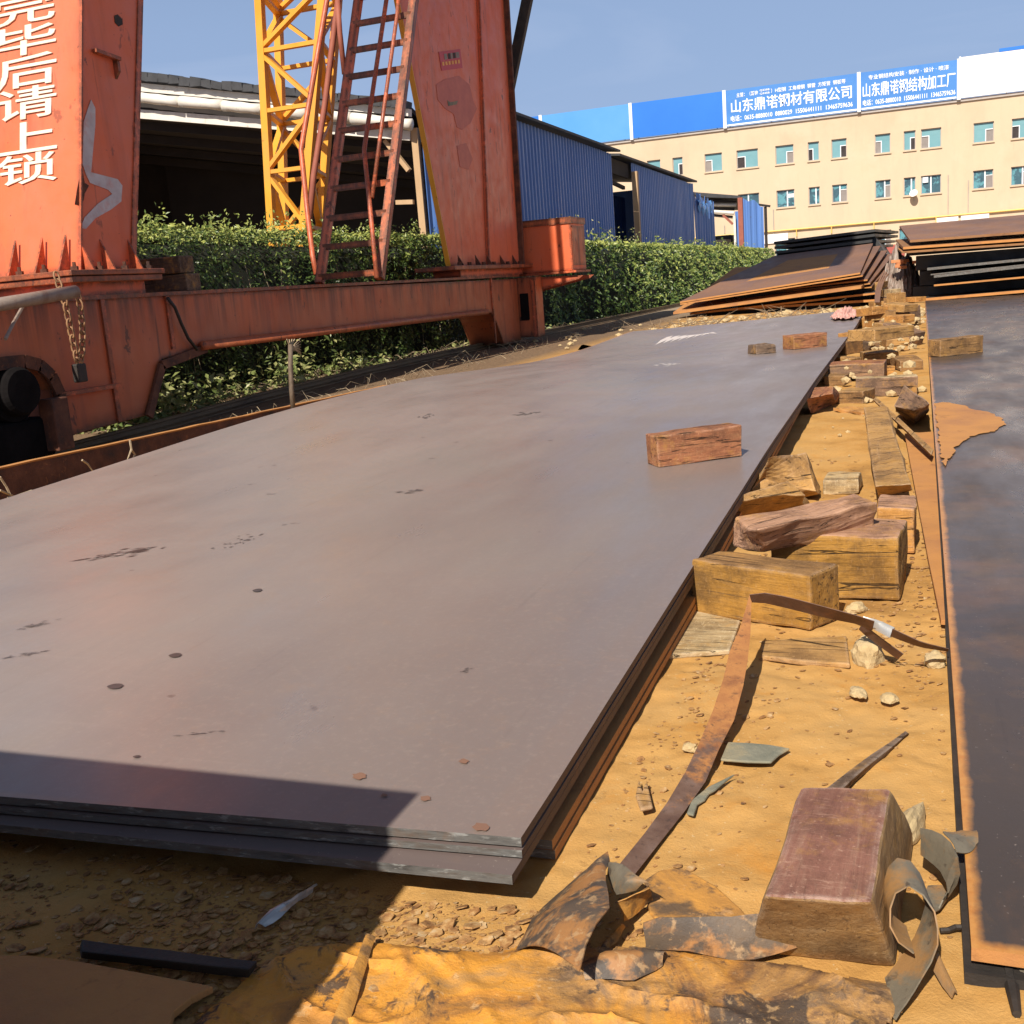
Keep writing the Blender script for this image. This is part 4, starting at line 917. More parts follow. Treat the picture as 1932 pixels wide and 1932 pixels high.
mark('overpaint', 'patch_red', [(823, 160), (838, 150), (866, 143), (886, 160), (893, 190), (900, 205), (888, 232), (872, 245), (862, 240), (856, 215), (840, 205), (826, 188)], XF + .005, leg2)
mark('overpaint', 'patch_red', [(862, 275), (880, 270), (892, 300), (884, 320), (868, 315)], XF + .005, leg2)
mark('tape_scrap', 'slate', [(844, 189), (850, 193), (864, 190), (862, 197), (846, 200)], XF + .009, leg2)
# cabinet on its bracket
YC = 18.75
ca, cb_ = Yp(979, 520, YC), Yp(1075, 410, YC)
b = MB(); b.box((ca.x, YC, ca.z + .02), (cb_.x, YC + .85, cb_.z)); cab = b.build('control_cabinet', 'crane', CR, bevel=.012)
b = MB(); b.box((ca.x, YC - .02, cb_.z - .10), (cb_.x + .02, YC + .87, cb_.z + .012)); b.build('lid', 'crane_beam', cab)
b = MB(); b.box((cb_.x, YC + .05, ca.z + .1), (cb_.x + .012, YC + .8, cb_.z - .14)); b.build('door', 'crane_beam', cab)
b = MB(); b.box((ca.x - .1, YC - .03, ca.z - .02), (cb_.x + .06, YC + .9, ca.z + .018)); b.build('shelf_plate', 'crane', CR)
P = [Yp(980, 522, YC), Yp(1098, 516, YC), Yp(1090, 523, YC), Yp(985, 553, YC)]
b = MB(); b.prism([p + Vector((0, .06, -.03)) for p in P], (0, .03, 0)); b.prism([p + Vector((0, .75, -.03)) for p in P], (0, .03, 0)); b.each('bracket', 'crane', CR)
q = Yp(1029, 626, 18.7); b = MB(); b.box((XF - .3, 18.32, .10), (q.x, 18.7, 1.13)); wg = b.build('wheel_guard', 'crane_beam', CR, bevel=.012)
b = MB(); b.box((XF + .02, 18.30, .40), (q.x - .14, 18.33, .86)); b.build('guard_window', 'shade_black', wg, bevel=.02)
b = MB(); b.box((q.x - .07, 18.28, .10), (q.x + .01, 18.36, 1.10)); b.build('guard_post', 'crane', wg)
b = MB(); p = Yp(992, 601, 18.42); b.tube([p + Vector((-.15, 0, 0)), p + Vector((.1, 0, 0))], .11, 10); b.bar(p, p + Vector((.05, 0, -.3)), .14, .1); b.build('buffer', 'rusty_iron', CR)
# ladder on the beam, leaning against the right leg
def lad(px, py): return Xp(px, py, -7.0)
l0, l1 = lad(603, 535), lad(676, 0)
dl = (l1 - l0); l1 = l0 + dl * 1.5
dxr = Yp(717, 500, (l0 + (l1 - l0) * .06).y).x - Yp(604, 500, (l0 + (l1 - l0) * .06).y).x
OX = Vector((dxr, 0, 0))
b = MB(); b.bar(l0, l1, .09, .10, (1, 0, 0)); ld = b.build('ladder', 'crane', CR, bevel=.004)
b = MB(); b.bar(l0 + OX, l1 + OX, .09, .10, (1, 0, 0)); b.build('rail', 'crane_beam', ld)
for py in (523, 467, 413, 357, 302, 248, 197, 147, 97, 47, -3, -55):
    p = l0 + dl * ((535 - py) / 535 * 1.0)
    t = 0
    lo, hi = 0., 1.5
    for _ in range(30):
        t = (lo + hi) / 2
        if px_of(l0 + dl * t)[1] > py: lo = t
        else: hi = t
    p = l0 + dl * t - Vector((0, .03, 0)); b = MB(); b.bar(p, p + OX, .04, .075); b.build('rung', 'crane_beam', ld)
nr = lambda px, py: Yp(px, py, lerp(12.2, 13.95, (535 - py) / 535) - .22)
b = MB(); b.tube([nr(735, -60), nr(729, 0), nr(708, 140), nr(687, 283), nr(699, 400), nr(711, 525)], .03, 8); b.tube([nr(754, -30), nr(749, 30), nr(725, 200), nr(702, 373)], .026, 8); b.each('handrail', 'crane', ld, smooth=True)
# pipes running up beside the ladder
oy = lambda px, py: Yp(px, py, lerp(13.2, 14.6, (535 - py) / 535))
b = MB(); b.tube([oy(625, -60), oy(617, 0), oy(590, 155), oy(568, 283), oy(571, 310), oy(580, 400), oy(590, 483), oy(597, 518)], .038, 8); b.build('orange_conduit', 'crane', CR, smooth=True)
b = MB(); b.tube([Yp(646, -60, 15.2), Yp(638, 0, 15.2), Yp(612, 205, 15.), Yp(592, 330, 14.8), Yp(583, 430, 14.6)], .045, 8); b.tube([Yp(637, 0, 15.1), Yp(641, 60, 15.1), Yp(650, 140, 15.1)], .04, 8); b.each('red_pipe', 'red_oxide', CR, smooth=True)
b = MB(); b.bar(Yp(956, 190, 19.2), Yp(1003, -40, 19.2), .17, .12, (0, 1, 0)); b.tube([Yp(958, 190, 19.2), Yp(957, 240, 19.0), Yp(962, 330, 18.9), Yp(968, 480, 18.8)], .05, 6); b.each('dark_brace', 'dark_iron', CR)
# upper frame, and an added box out of view that shades the far stack
b = MB(); b.box((XF - 1, 9.6, 12.3), (XF + .1, 16.6, 13.2)); b.build('upper_frame', 'crane', CR)
b = MB(); b.box((-7.2, 14.7, 12.5), (-2.45, 18.9, 14.6)); b.build('added_shade_box', 'crane', CR)

# things left on the crane
for p, q, z, d, lab, mt in ((Xp(276, 529, -6.62), Xp(358, 529, -6.62), 1.36, .2, 'dark timber lying on top of another on the orange crane beam', 'w_dark'), (None, None, 1.19, .2, 'lower black timber directly on the orange crane beam by the left leg', 'w_dark')):
    b = MB(); y0 = 8.95 if z > 1.3 else 8.98
    b.box((-7.45, y0, z + .002), (-6.63 if z > 1.3 else -6.60, y0 + .22, z + .165)); o = b.build('timber_block', mt, bevel=.012)
    tag(o, lab, 'timber', 'timbers on the crane beam')
def chain_strand(P, name, label):
    P = resample(P, 60); L_ = sum((a - q).length for a, q in zip(P, P[1:])); n_ = int(L_ / .062); P = resample(P, n_ + 1); b_ = MB()
    for i in range(n_):
        a, q = P[i], P[i + 1]; t = (q - a).normalized(); s_ = Vector((1, .2, 0)) if i % 2 else Vector((.15, 1, 0)); s_ = (s_ - t * s_.dot(t)).normalized(); c_ = (a + q) / 2
        ring = [c_ + t * math.cos(k_ * math.pi / 5) * .045 + s_ * math.sin(k_ * math.pi / 5) * .024 for k_ in range(11)]; b_.tube(ring, .0085, 5, False)
    return b_.build(name, 'chain', smooth=True)
xc = XF + .22
ch = chain_strand([Xp(105, 515, XF + .17), Xp(112, 540, XF + .2), Xp(124, 575, xc), Xp(133, 620, xc), Xp(143, 668, xc), Xp(149, 690, xc), Xp(155, 668, xc), Xp(156, 620, xc), Xp(152, 580, xc), Xp(146, 553, xc)], 'chain', '')
tag(ch, 'rusty chain looped over the grey bar on the left crane leg', 'chain')
b = MB(); p = Xp(151, 700, xc); b.box(p + Vector((-.04, -.05, -.09)), p + Vector((.03, .05, .06))); tag(b.build('padlock', 'dark_iron', bevel=.012), 'dark padlock hanging at the bottom of the rusty chain', 'padlock')

# ================================================================== yellow lattice mast behind the hedge
MA = empty('lattice_mast', Yp(545, 430, 16).xyz * 1.0, 'yellow lattice steel mast standing behind the hedge left of the ladder', 'mast')
Y1, Y2 = 15.6, 16.9
cl = [(513, 430), (489.5, 0)]; cr = [(573, 430), (609, 0)]; bl_ = [(537, 430), (524, 0)]; br_ = [(604, 430), (637, 0)]
def chord(c_, y, py): t = (430 - py) / 430; return Yp(lerp(c_[0][0], c_[1][0], t), py, y)
def ln(c_, y):
    a, q = chord(c_, y, 430), chord(c_, y, 0); d = q - a; return a + d * (-.05 - a.z / d.z) if False else a - d * (a.z / d.z), a + d * 1.9
LNS = [ln(cl, Y1), ln(cr, Y1), ln(bl_, Y2), ln(br_, Y2)]
for a, q in LNS: b = MB(); b.bar(a, q, .12, .12, (0, 1, 0)); b.build('chord', 'yellow', MA, bevel=.004)
def at(L_, z): a, q = L_; return a + (q - a) * ((z - a.z) / (q.z - a.z))
zz = [chord(cl, Y1, py).z for py in (480, 432, 325, 210, 97, -15)]
zz += [zz[-1] + .82 * i for i in range(1, 6)]
b = MB()
for i in range(1, len(zz)):
    z = zz[i]
    for u, v in ((0, 1), (0, 2), (1, 3), (2, 3)): b.bar(at(LNS[u], z), at(LNS[v], z), .06, .10, (0, 1, 0) if (u, v) in ((0, 1), (2, 3)) else (1, 0, 0))
b.each('strut', 'yellow', MA)
b = MB()
for i in range(len(zz) - 1):
    za, zb = zz[i] + .05, zz[i + 1] - .05
    for k_, (u, v) in enumerate(((0, 1), (2, 3), (0, 2), (1, 3))):
        if (i + (k_ == 1)) % 2: u, v = v, u
        b.bar(at(LNS[u], za), at(LNS[v], zb), .06, .11, (0, 1, 0) if k_ < 2 else (1, 0, 0))
b.each('diagonal', 'yellow', MA)
# ================================================================== steel plates in the foreground
zR = [(1.4, .117), (1.7, .119), (3.05, .146), (4.34, .163), (5.0, .180), (6.3, .182), (7.3, .186), (8.2, .188), (10, .176), (11.7, .166), (15.6, .142), (18.95, .20)]
zL = [(1.4, .118), (4.1, .146), (4.9, .179), (5.9, .221), (6.9, .248), (7.7, .250), (9.2, .236), (10.6, .17), (12.35, .09), (13.4, .075), (14.6, .068), (17.5, .14)]
def smooth(tab, y): return (interp(tab, y - .5) + interp(tab, y) * 2 + interp(tab, y + .5)) / 4 if y > 2 else interp(tab, y)
xr_ = lambda y: -.612 - .014 * (y - 1.5)
xl_ = lambda y: -4.30 - .008 * (y - 4)
def zA(x, y):
    t = min(1.05, max(-.05, (xr_(y) - x) / (xr_(y) - xl_(y)))); t2 = t * t * (3 - 2 * t)
    return lerp(smooth(zR, y), smooth(zL, y), t2)
def sheet_plate(name, xl, xr, y0, y1, zf, th, mats, nx_=26, ny_=70, parent=None):
    b_ = MB(); top, bot = [], []
    for j in range(ny_ + 1):
        for i in range(nx_ + 1):
            u = i / nx_; ya, yb_ = y0(u), y1(u); y = ya + (yb_ - ya) * (j / ny_) ** 1.35; x = lerp(xl(y), xr(y), u); z = zf(x, y)
            top.append((x, y, z)); bot.append((x, y, z - th))
    q = lambda i, j: j * (nx_ + 1) + i
    b_.cur = 0; b_.add(top, [(q(i, j), q(i + 1, j), q(i + 1, j + 1), q(i, j + 1)) for j in range(ny_) for i in range(nx_)])
    b_.add(bot, [(q(i, j), q(i, j + 1), q(i + 1, j + 1), q(i + 1, j)) for j in range(ny_) for i in range(nx_)])
    def edge(idx, mi):
        b_.cur = mi; jt = lambda p, k_: Vector(p) + Vector((0, 0, 0))
        b_.add([top[k_] for k_ in idx] + [bot[k_] for k_ in idx], [(i, i + 1, len(idx) + i + 1, len(idx) + i) for i in range(len(idx) - 1)])
    edge([q(i, 0) for i in range(nx_ + 1)], 1); edge([q(i, ny_) for i in range(nx_ + 1)], 1)
    edge([q(0, j) for j in range(ny_ + 1)], 2); edge([q(nx_, j) for j in range(ny_ + 1)], 2)
    o = b_.build(name, mats, parent); me = o.data
    bm = bmesh.new(); bm.from_mesh(me); bmesh.ops.remove_doubles(bm, verts=bm.verts, dist=1e-5); bmesh.ops.recalc_face_normals(bm, faces=bm.faces)
    for f in bm.faces: f.smooth = f.material_index == 0
    for e in bm.edges:
        if len(e.link_faces) == 2 and e.calc_face_angle() > .6: e.smooth = False
    bm.to_mesh(me); bm.free(); return o
PT = ['plate_top', 'cut_edge', 'side_edge']
def front(pr, pl, z):                     # near edge of a plate surveyed at its right corner and at the picture's left border
    a, q = Zp(*pr, z), Zp(*pl, z); return lambda u: a.y + (lerp(xl_(1.5), xr_(1.5), u) - a.x) * (a.y - q.y) / (a.x - q.x)
yn = front((976, 1581), (0, 1503), .117)
o = sheet_plate('steel_plate', xl_, xr_, yn, lambda u: lerp(17.46, 18.95, u), zA, .016, PT, 30, 90)
tag(o, 'large purple grey steel plate on top of the near stack with blocks lying on it', 'steel plate', 'plates of the near stack')
plate_top = o
o = sheet_plate('steel_plate', xl_, lambda y: xr_(y) + .001, lambda u: yn(u) - .004, lambda u: lerp(17.4, 18.9, u), lambda x, y: zA(x, y) - .0205, .013, ['plate_low', 'cut_edge', 'side_edge'], 12, 60)
tag(o, 'second steel plate of the near stack, its edge just under the top plate', 'steel plate', 'plates of the near stack')
o = sheet_plate('steel_plate', xl_, lambda y: xr_(y) - .001, front((966, 1652), (0, 1556), .079), lambda u: lerp(17.3, 18.8, u), lambda x, y: zA(x, y) - .038, .0165, ['plate_low', 'cut_edge', 'side_edge'], 12, 60)
tag(o, 'third steel plate of the near stack, jutting forward beyond the two above', 'steel plate', 'plates of the near stack')
b = MB()
pa, pc = Zp(1037, 1594, .040), Zp(1304, 1141, .05)
fx = lambda y: pa.x + (pc.x - pa.x) * (y - pa.y) / (pc.y - pa.y)
for k_, (dy, dx, zt) in enumerate(((0, .002, .018), (-.006, 0, .040))):
    y0_ = pa.y + .02 + dy
    o = sheet_plate('steel_plate', lambda y: -1.5, lambda y, d=dx: (fx(y) if y < pc.y else fx(pc.y) - .03 * (y - pc.y)) + d, lambda u, q=y0_: q, lambda u: 17., lambda x, y, z=zt: z + max(0, zA(-.7, y) - .118) * .4, .0175, ['plate_orange', 'cut_edge', 'plate_orange'], 4, 40)
    tag(o, ('bottom', 'upper')[k_] + ' rusty steel plate on the ground peeping out along the right of the near stack', 'steel plate', 'plates of the near stack')
# chalk marks and scuffs on the top plate
def decal(name, mat, P, parent, dz=.0025):
    b_ = MB(); V_ = []
    for px, py in P:
        p = Zp(px, py, .15)
        for _ in range(6): p = Zp(px, py, zA(p.x, p.y) + dz)
        V_.append(p)
    b_.add(V_, [tuple(range(len(V_)))]); return b_.build(name, mat, parent)
for k_ in range(7): x = 1236 + k_ * 14; decal('chalk_mark', 'chalk', [(x, 651 - k_ * 2.6), (x + 9, 647 - k_ * 2.6), (x + 26, 640 - k_ * 2.2), (x + 34, 633 - k_ * .6), (x + 22, 636 - k_ * 1.2), (x + 10, 642 - k_ * 2.2)], plate_top)
def smudge(name, mat, a, q, wd, n, seed, ln=.28):        # a rubbed mark: many fine slivers inside one part
    rr_ = random.Random(seed); b_ = MB()
    for _ in range(n):
        t = min(1, max(0, rr_.gauss(.5, .22))); px, py = lerp(a[0], q[0], t), lerp(a[1], q[1], t) + rr_.gauss(0, wd) * (1 - abs(2 * t - 1)) ** .5
        L_ = (q[0] - a[0]) * ln * rr_.uniform(.2, 1) / 2; sl_ = (q[1] - a[1]) / (q[0] - a[0]); w_ = rr_.uniform(.25, .75); V_ = []
        for X_, Y_ in ((px - L_, py - L_ * sl_), (px, py + w_), (px + L_, py + L_ * sl_), (px, py - w_)):
            p = Zp(X_, Y_, .15)
            for _k in range(5): p = Zp(X_, Y_, zA(p.x, p.y) + .0022)
            V_.append(p)
        b_.add(V_, [(0, 1, 2, 3)])
    return b_.build(name, mat, plate_top)
smudge('scuff', 'chalk', (1222, 690), (1286, 686), 1.5, 16, 1)
smudge('wet_mark', 'oil', (150, 1056), (310, 1032), 4.5, 40, 2); smudge('wet_mark', 'zinc', (170, 1054), (285, 1035), 2.2, 22, 3, .22)
smudge('scuff', 'scuff', (395, 1032), (500, 1010), 7, 26, 4, .12)
for k_, (a, q, n) in enumerate((((30, 1188), (110, 1168), 22), ((0, 1242), (85, 1228), 20), ((960, 783), (1018, 777), 18), ((785, 787), (822, 783), 14), ((740, 930), (808, 922), 16), ((330, 1388), (420, 1380), 14), ((860, 1268), (900, 1258), 12))): smudge('scuff', 'scuff', a, q, 2.4, n, 10 + k_, .3)
for cx, cy, rx in ((218, 1294.5, 15), (331, 1236, 12), (486, 1113.5, 9), (258, 1427, 7)): decal('oil_spot', 'oil', [(cx + rx * math.cos(t * .3927) * (1 + .12 * math.sin(t * 5)), cy - .25 * rx * math.cos(t * .3927) * .4 + rx * .33 * math.sin(t * .3927)) for t in range(16)], plate_top)
for cx, cy, rx in ((678, 1464, 13), (803, 1506, 10), (908, 1560, 16), (875, 1436, 9), (725, 1500, 6)): decal('rust_spot', 'plate_rust', [(cx + rx * math.cos(t * .5236) * (1 + .2 * math.sin(t * 3 + cx)), cy + rx * .5 * math.sin(t * .5236) * (1 + .2 * math.cos(t * 2 + cx))) for t in range(12)], plate_top)
# right hand plate
zB = lambda x, y: interp([(1.4, .052), (2.75, .078), (8, .092), (23.6, .10)], y)
o = sheet_plate('steel_plate', lambda y: .066, lambda y: 3.2, lambda u: lerp(1.475, 1.40, u), lambda u: 23.5, zB, .020, ['plate_right', 'plate_orange', 'side_edge'], 16, 60)
tag(o, 'dark blotched steel plate with rusty orange rim along the right of the picture', 'steel plate', 'plates of the right row')
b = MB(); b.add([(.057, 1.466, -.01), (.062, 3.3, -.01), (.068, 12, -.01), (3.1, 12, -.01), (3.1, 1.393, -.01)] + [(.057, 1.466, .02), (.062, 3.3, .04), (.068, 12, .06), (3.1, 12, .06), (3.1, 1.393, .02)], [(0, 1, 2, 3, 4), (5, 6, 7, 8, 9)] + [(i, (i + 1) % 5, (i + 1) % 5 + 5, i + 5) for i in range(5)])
tag(b.build('steel_plate', 'dark_iron'), 'added black slab standing in for the shaded gap under the rim of the right dark plate', 'steel plate', 'plates of the right row')  # black slab added in place of the shade under the plate rim
P = [Zp(1775.5, 1169, .03), Zp(1752, 1056, .03), Zp(1707, 818, .03)]
b = MB(); b.prism(P + [Vector((.5, P[2].y + .2, .03)), Vector((.5, P[0].y - .1, .03))], (0, 0, -.014))
tag(b.build('steel_plate', 'plate_orange'), 'orange rusted plate sticking out askew beneath the right dark plate', 'steel plate', 'plates of the right row')
b = MB()
V_ = [Zp(px, py, zB(0, 7) + .002) for px, py in [(1761, 760), (1790, 759), (1815, 764), (1830, 772), (1860, 775), (1890, 788), (1896, 800), (1880, 812), (1850, 818), (1822, 826), (1800, 845), (1790, 870), (1781, 880), (1775, 845), (1768, 800)]]
V_ = resample(V_ + V_[:1], 150)[:-1]
for q in V_:
    d = mnoise.noise_vector(Vector((q.x * 14, q.y * 5, 1))) * .022 + mnoise.noise_vector(Vector((q.x * 60, q.y * 20, 4))) * .016; q.x = max(.075, q.x + d.x); q.y += d.y * 2
b.add(V_, [tuple(range(len(V_)))]); b.build('rust_patch', 'plate_orange', o)

# ------------------------------------------------------------------ far left rusty stack
def plate4(fl, fr, br, bl, th, mat, label, group, name='steel_plate', em='plate_orange'):
    b_ = MB(); lo = [Vector(p) - Vector((0, 0, th)) for p in (fl, fr, br, bl)]; hi = [Vector(p) for p in (fl, fr, br, bl)]
    b_.cur = 1; b_.add(lo + hi, [(3, 2, 1, 0), (0, 1, 5, 4), (1, 2, 6, 5), (2, 3, 7, 6), (3, 0, 4, 7)]); b_.cur = 0; b_.add(hi, [(0, 1, 2, 3)])
    return tag(b_.build(name, [mat, em]), label, 'steel plate', group)
G1 = 'plates of the far left rusty stack'
FL, FR = Yp(1283, 569, 25), Yp(1623, 514, 25)
BR_, BL_ = Yp(1647, 459, 31), Yp(1459, 483, 31)
plate4(FL, FR, BR_, BL_, .035, 'plate_rust', 'shaded brown top plate of the far left rusty stack', G1)
dz = Vector((0, 0, 1))
off = [(.045, .06, .0, .16), (.10, .16, .0, .3), (.14, .24, .0, .44), (.17, .32, .0, .5)]
set_ = [0, .9, 1.1, 1.3]
labs = ['orange edged plate just under the top of the far left rusty stack', 'third plate from the top of the far left rusty stack', 'fourth plate of the far left rusty stack fanned out to the right', 'fifth plate of the far left rusty stack showing at the right end']
for (dl, dr, ex_, rx), lb_, sb in zip(off, labs, set_): plate4(FL - dz * dl + Vector((sb * .8, sb, sb * .15)), FR - dz * dr + Vector((rx * .3 + .05 * sb, .03 + sb * .25, 0)), BR_ - dz * dr * 1.3 + Vector((rx * 1.2, 0, 0)), BL_ - dz * dl, .03, 'plate_rust', lb_, G1)
l0_, r0_ = Yp(1270, 589, 24.8), Yp(1625, 540, 24.8)
plate4(l0_, r0_, r0_ + Vector((.4, 6, .35)), l0_ + Vector((.5, 6, .9)), .05, 'plate_orange', 'long bright orange rusted plate low in the far left stack', G1)
l1_, r1_ = Yp(1285, 592, 25.1), Yp(1628, 553, 25.1)
plate4(l1_ + Vector((.2, 0, 0)), r1_ + Vector((.35, 0, 0)), r1_ + Vector((.8, 6, .2)), l1_ + Vector((.6, 6, .5)), .04, 'plate_black', 'black plate under the bright orange one in the far left stack', G1)
r2_ = Yp(1630, 566, 25.2)
plate4(Vector((l1_.x + .6, 25.2, r2_.z)), r2_ + Vector((.45, 0, 0)), r2_ + Vector((.9, 6, .05)), Vector((l1_.x + .9, 31, r2_.z)), .05, 'plate_rust', 'lowest plate at the base of the far left rusty stack', G1)
b = MB(); b.box((l1_.x + .5, 25.5, -.05), (r2_.x - .1, 31, r2_.z - .06)); b.box((l1_.x + 1.2, 25.7, r2_.z + .01), (r2_.x + .1, 30.8, r2_.z + .28)); tag(b.build('dunnage', 'dark_iron'), 'dark packing under the far left rusty stack', 'packing')
# leaning offcuts at its right end
for k_, lab in enumerate(('left one of the thin rusty strips leaning on the far left stack', 'middle thin rusty strip leaning on the far left stack', 'outer thin rusty strip leaning against the far left stack')):
    A = [Yp(1650 + k_ * 3, 571, 23.2), Yp(1651 + k_ * 3.5, 550, 23.6), Yp(1658 + k_ * 4, 528, 24.2), Yp(1667 + k_ * 3.5, 511 + 3 * k_, 24.8)]
    b = MB(); b.loft(A, [p + Vector((.035, .02, 0)) for p in A], 2); tag(b.build('steel_strip', 'plate_rust', thick=.02), lab, 'steel strip', 'strips leaning on the far left stack')
# black stack behind
G2 = 'black plates behind the far left stack'
BP = [((1461, 483), (1640, 461)), ((1462, 474), (1645, 452)), ((1461, 465), (1650, 441)), ((1460, 456), (1651, 432))]
for i, (a, q) in enumerate(BP):
    p0_, p1_ = Yp(*a, 31.6), Yp(*q, 31.6)
    plate4(p0_, p1_, p1_ + Vector((.5, 5, .0)), p0_ + Vector((.1, 5, 0)), .07, 'plate_black', ['lowest', 'second lowest', 'second highest', 'topmost'][i] + ' black plate of the dark stack behind the rusty one', G2, em='plate_black')
p0_, p1_ = Yp(1466, 474, 31.9), Yp(1652, 440, 31.9); p2_ = Yp(1684, 498, 31.9)
b = MB(); b.prism([Vector((p0_.x, 31.9, 0)), Vector((p2_.x + .15, 31.9, 0)), Vector((p2_.x, 31.9, p2_.z)), Vector((p1_.x - .02, 31.9, p1_.z - .08)), Vector((p0_.x, 31.9, p0_.z - .05))], (0, 4.6, 0)); tag(b.build('plate_pile', 'plate_black'), 'dark sloping pile side below the black plates', 'plate pile')

# ------------------------------------------------------------------ right far stack
G3 = 'plates of the far right stack'
def edge_plate(a, q, y, depth, th, mat, em, lab, back=None):
    p0_, p1_ = Yp(*a, y), Yp(*q, y); p1_ = p0_ + (p1_ - p0_) * (6.5 / (p1_.x - p0_.x))
    if back: k0, k1 = Yp(*back[0], y + depth), Yp(*back[1], y + depth); k1 = k0 + (k1 - k0) * (6.5 / (k1.x - k0.x))
    else: k0, k1 = p0_ + Vector((.1, depth, 0)), p1_ + Vector((.1, depth, 0))
    return plate4(p0_, p1_, k1, k0, th, mat, lab, G3, em=em)
edge_plate((1717, 453), (1932, 436.5), 25.25, 4.2, .05, 'plate_rust', 'plate_brown', 'brown topmost plate tilted towards the viewer on the far right stack', ((1697, 426), (1932, 405)))
edge_plate((1704, 466), (1932, 450), 25.15, 4.2, .05, 'plate_brown', 'plate_orange', 'orange plate just under the top plate of the far right stack', ((1690, 452), (1932, 434)))
edge_plate((1701, 475), (1932, 459), 25.0, 4.4, .035, 'plate_orange', 'plate_brown', 'wide overhanging orange brown plate over the black gap of the far right stack', ((1688, 464), (1932, 446)))
for (a, q, lab, em, th) in (((1749.4, 505.5), (1932, 487.5), 'upper grey edged plate in the far right stack', 'cut_edge', .05), ((1756, 517), (1932, 498.5), 'thin grey edged plate second in the far right stack', 'cut_edge', .025), ((1762, 519.5), (1932, 500.5), 'middle grey edged plate in the far right stack', 'cut_edge', .05), ((1762, 537), (1932, 521.5), 'thin yellowish edged plate low in the far right stack', 'plate_orange', .035), ((1747, 562.5), (1932, 547), 'bottom tan edged plate on the ground of the far right stack', 'plate_orange', .055)):
    edge_plate(a, q, 24.75, 6., th, 'plate_black', em, lab)
b = MB()
for i, (xq, yy) in enumerate(((1722, 26.3), (1735, 26.2), (1728, 26.1), (1712, 26.6))): b.box((Yp(xq, 520, yy).x, yy, .0 + .33 * i), (6, 33, .31 + .33 * i - (.06 if i == 3 else 0)))
tag(b.build('plate_pile', 'plate_black'), 'set back plates painted black for the shaded void of the far right stack', 'plate pile')  # black boxes: the shade of the void is put into the colour
a, q = Yp(1668, 468, 36), Yp(1706, 485, 36)
b = MB(); b.prism([(a.x, 36, q.z), (q.x, 36, q.z), (q.x, 40, a.z + .12), (a.x - .3, 40, a.z + .12)], (0, 0, -.08)); o = tag(b.build('red_sheet_stack', 'red_tile'), 'small faded red sheet stack seen between the two far stacks', 'sheet stack')
b = MB()
for i in range(4): b.box((a.x + .1 * i, 36 + .1 * i, q.z - .16 - .16 * i), (q.x, 40, q.z - .10 - .16 * i))
b.box((a.x + .5, 36.6, -.05), (q.x, 40, q.z - .7)); b.build('grey_layers', 'cut_edge', o)
# debris between the two far stacks
def mound(name, mat, cx, cy, rx, ry, h, label, cat, seed=1, n=34, rough_=.3):
    b_ = MB(); vs = []
    for j in range(n + 1):
        for i in range(n + 1):
            u, v = i / n * 2 - 1, j / n * 2 - 1; r_ = math.hypot(u, v)
            z = h * max(0, 1 - r_ ** 1.6) * (1 + rough_ * 2 * mnoise.noise(Vector((u * 4, v * 4, seed)))) + h * rough_ * abs(mnoise.noise(Vector((u * 11, v * 11, seed)))) * (r_ < 1)
            vs.append((cx + u * rx, cy + v * ry, z - .015))
    b_.add(vs, [(j * (n + 1) + i, j * (n + 1) + i + 1, (j + 1) * (n + 1) + i + 1, (j + 1) * (n + 1) + i) for j in range(n) for i in range(n)])
    return tag(b_.build(name, mat), label, cat, kind='stuff')
c0 = Yp(1700, 540, 27)
mound('debris_heap', 'grey_pipe', c0.x, 27.5, .55, 1.2, 1.05, 'grey brown heap of sacks and scrap between the far stacks', 'debris')
for i in range(7):
    px, py = [(1681, 497), (1690, 500), (1696, 496), (1684, 506), (1693, 508), (1722, 498), (1728, 510)][i]
    p = Yp(px, py, 26.4); b = MB(); b.box(p, p + Vector((.22, .11, .07))); o = b.build('brick', 'brick', bevel=.008); o.rotation_euler.z = i * .5
    tag(o, 'orange brick or tile scrap on the heap between the far stacks', 'brick', 'orange scraps on the far heap')

# ================================================================== timbers
def timber_mesh(l, d, h, seed, jit=.004, cuts=5):
    bm = bmesh.new(); bmesh.ops.create_cube(bm, size=1)
    for v in bm.verts: v.co = Vector((v.co.x * l, v.co.y * d, (v.co.z + .5) * h))
    bmesh.ops.subdivide_edges(bm, edges=bm.edges[:], cuts=cuts, use_grid_fill=True)
    for v in bm.verts:
        n3 = mnoise.noise_vector(v.co * (2.2 / max(.1, d)) * .5 + Vector((seed * 3.1, seed, 0))); n4 = mnoise.noise_vector(v.co * 22 + Vector((0, seed * 2.3, 0)))
        v.co += n3 * jit * 1.6 + n4 * jit * .5
    me = bpy.data.meshes.new('timber_block'); bm.to_mesh(me); bm.free(); return me
TSEED = [0]
def tobj(me, mat, M4, label, group=None, name='timber_block', bevel=.006, cat='timber'):
    for q in (mat if isinstance(mat, tuple) else (mat,)): me.materials.append(M[q])
    if isinstance(mat, tuple):
        R3 = M4.to_3x3()
        for f in me.polygons: f.material_index = 1 if (R3 @ f.normal).z > .75 else 0
    o = bpy.data.objects.new(name, me); C.objects.link(o); o.matrix_world = M4
    q = o.modifiers.new('b', 'BEVEL'); q.width = bevel; q.segments = 2; q.limit_method = 'ANGLE'; q.angle_limit = R(50)
    return tag(o, label, cat, group)
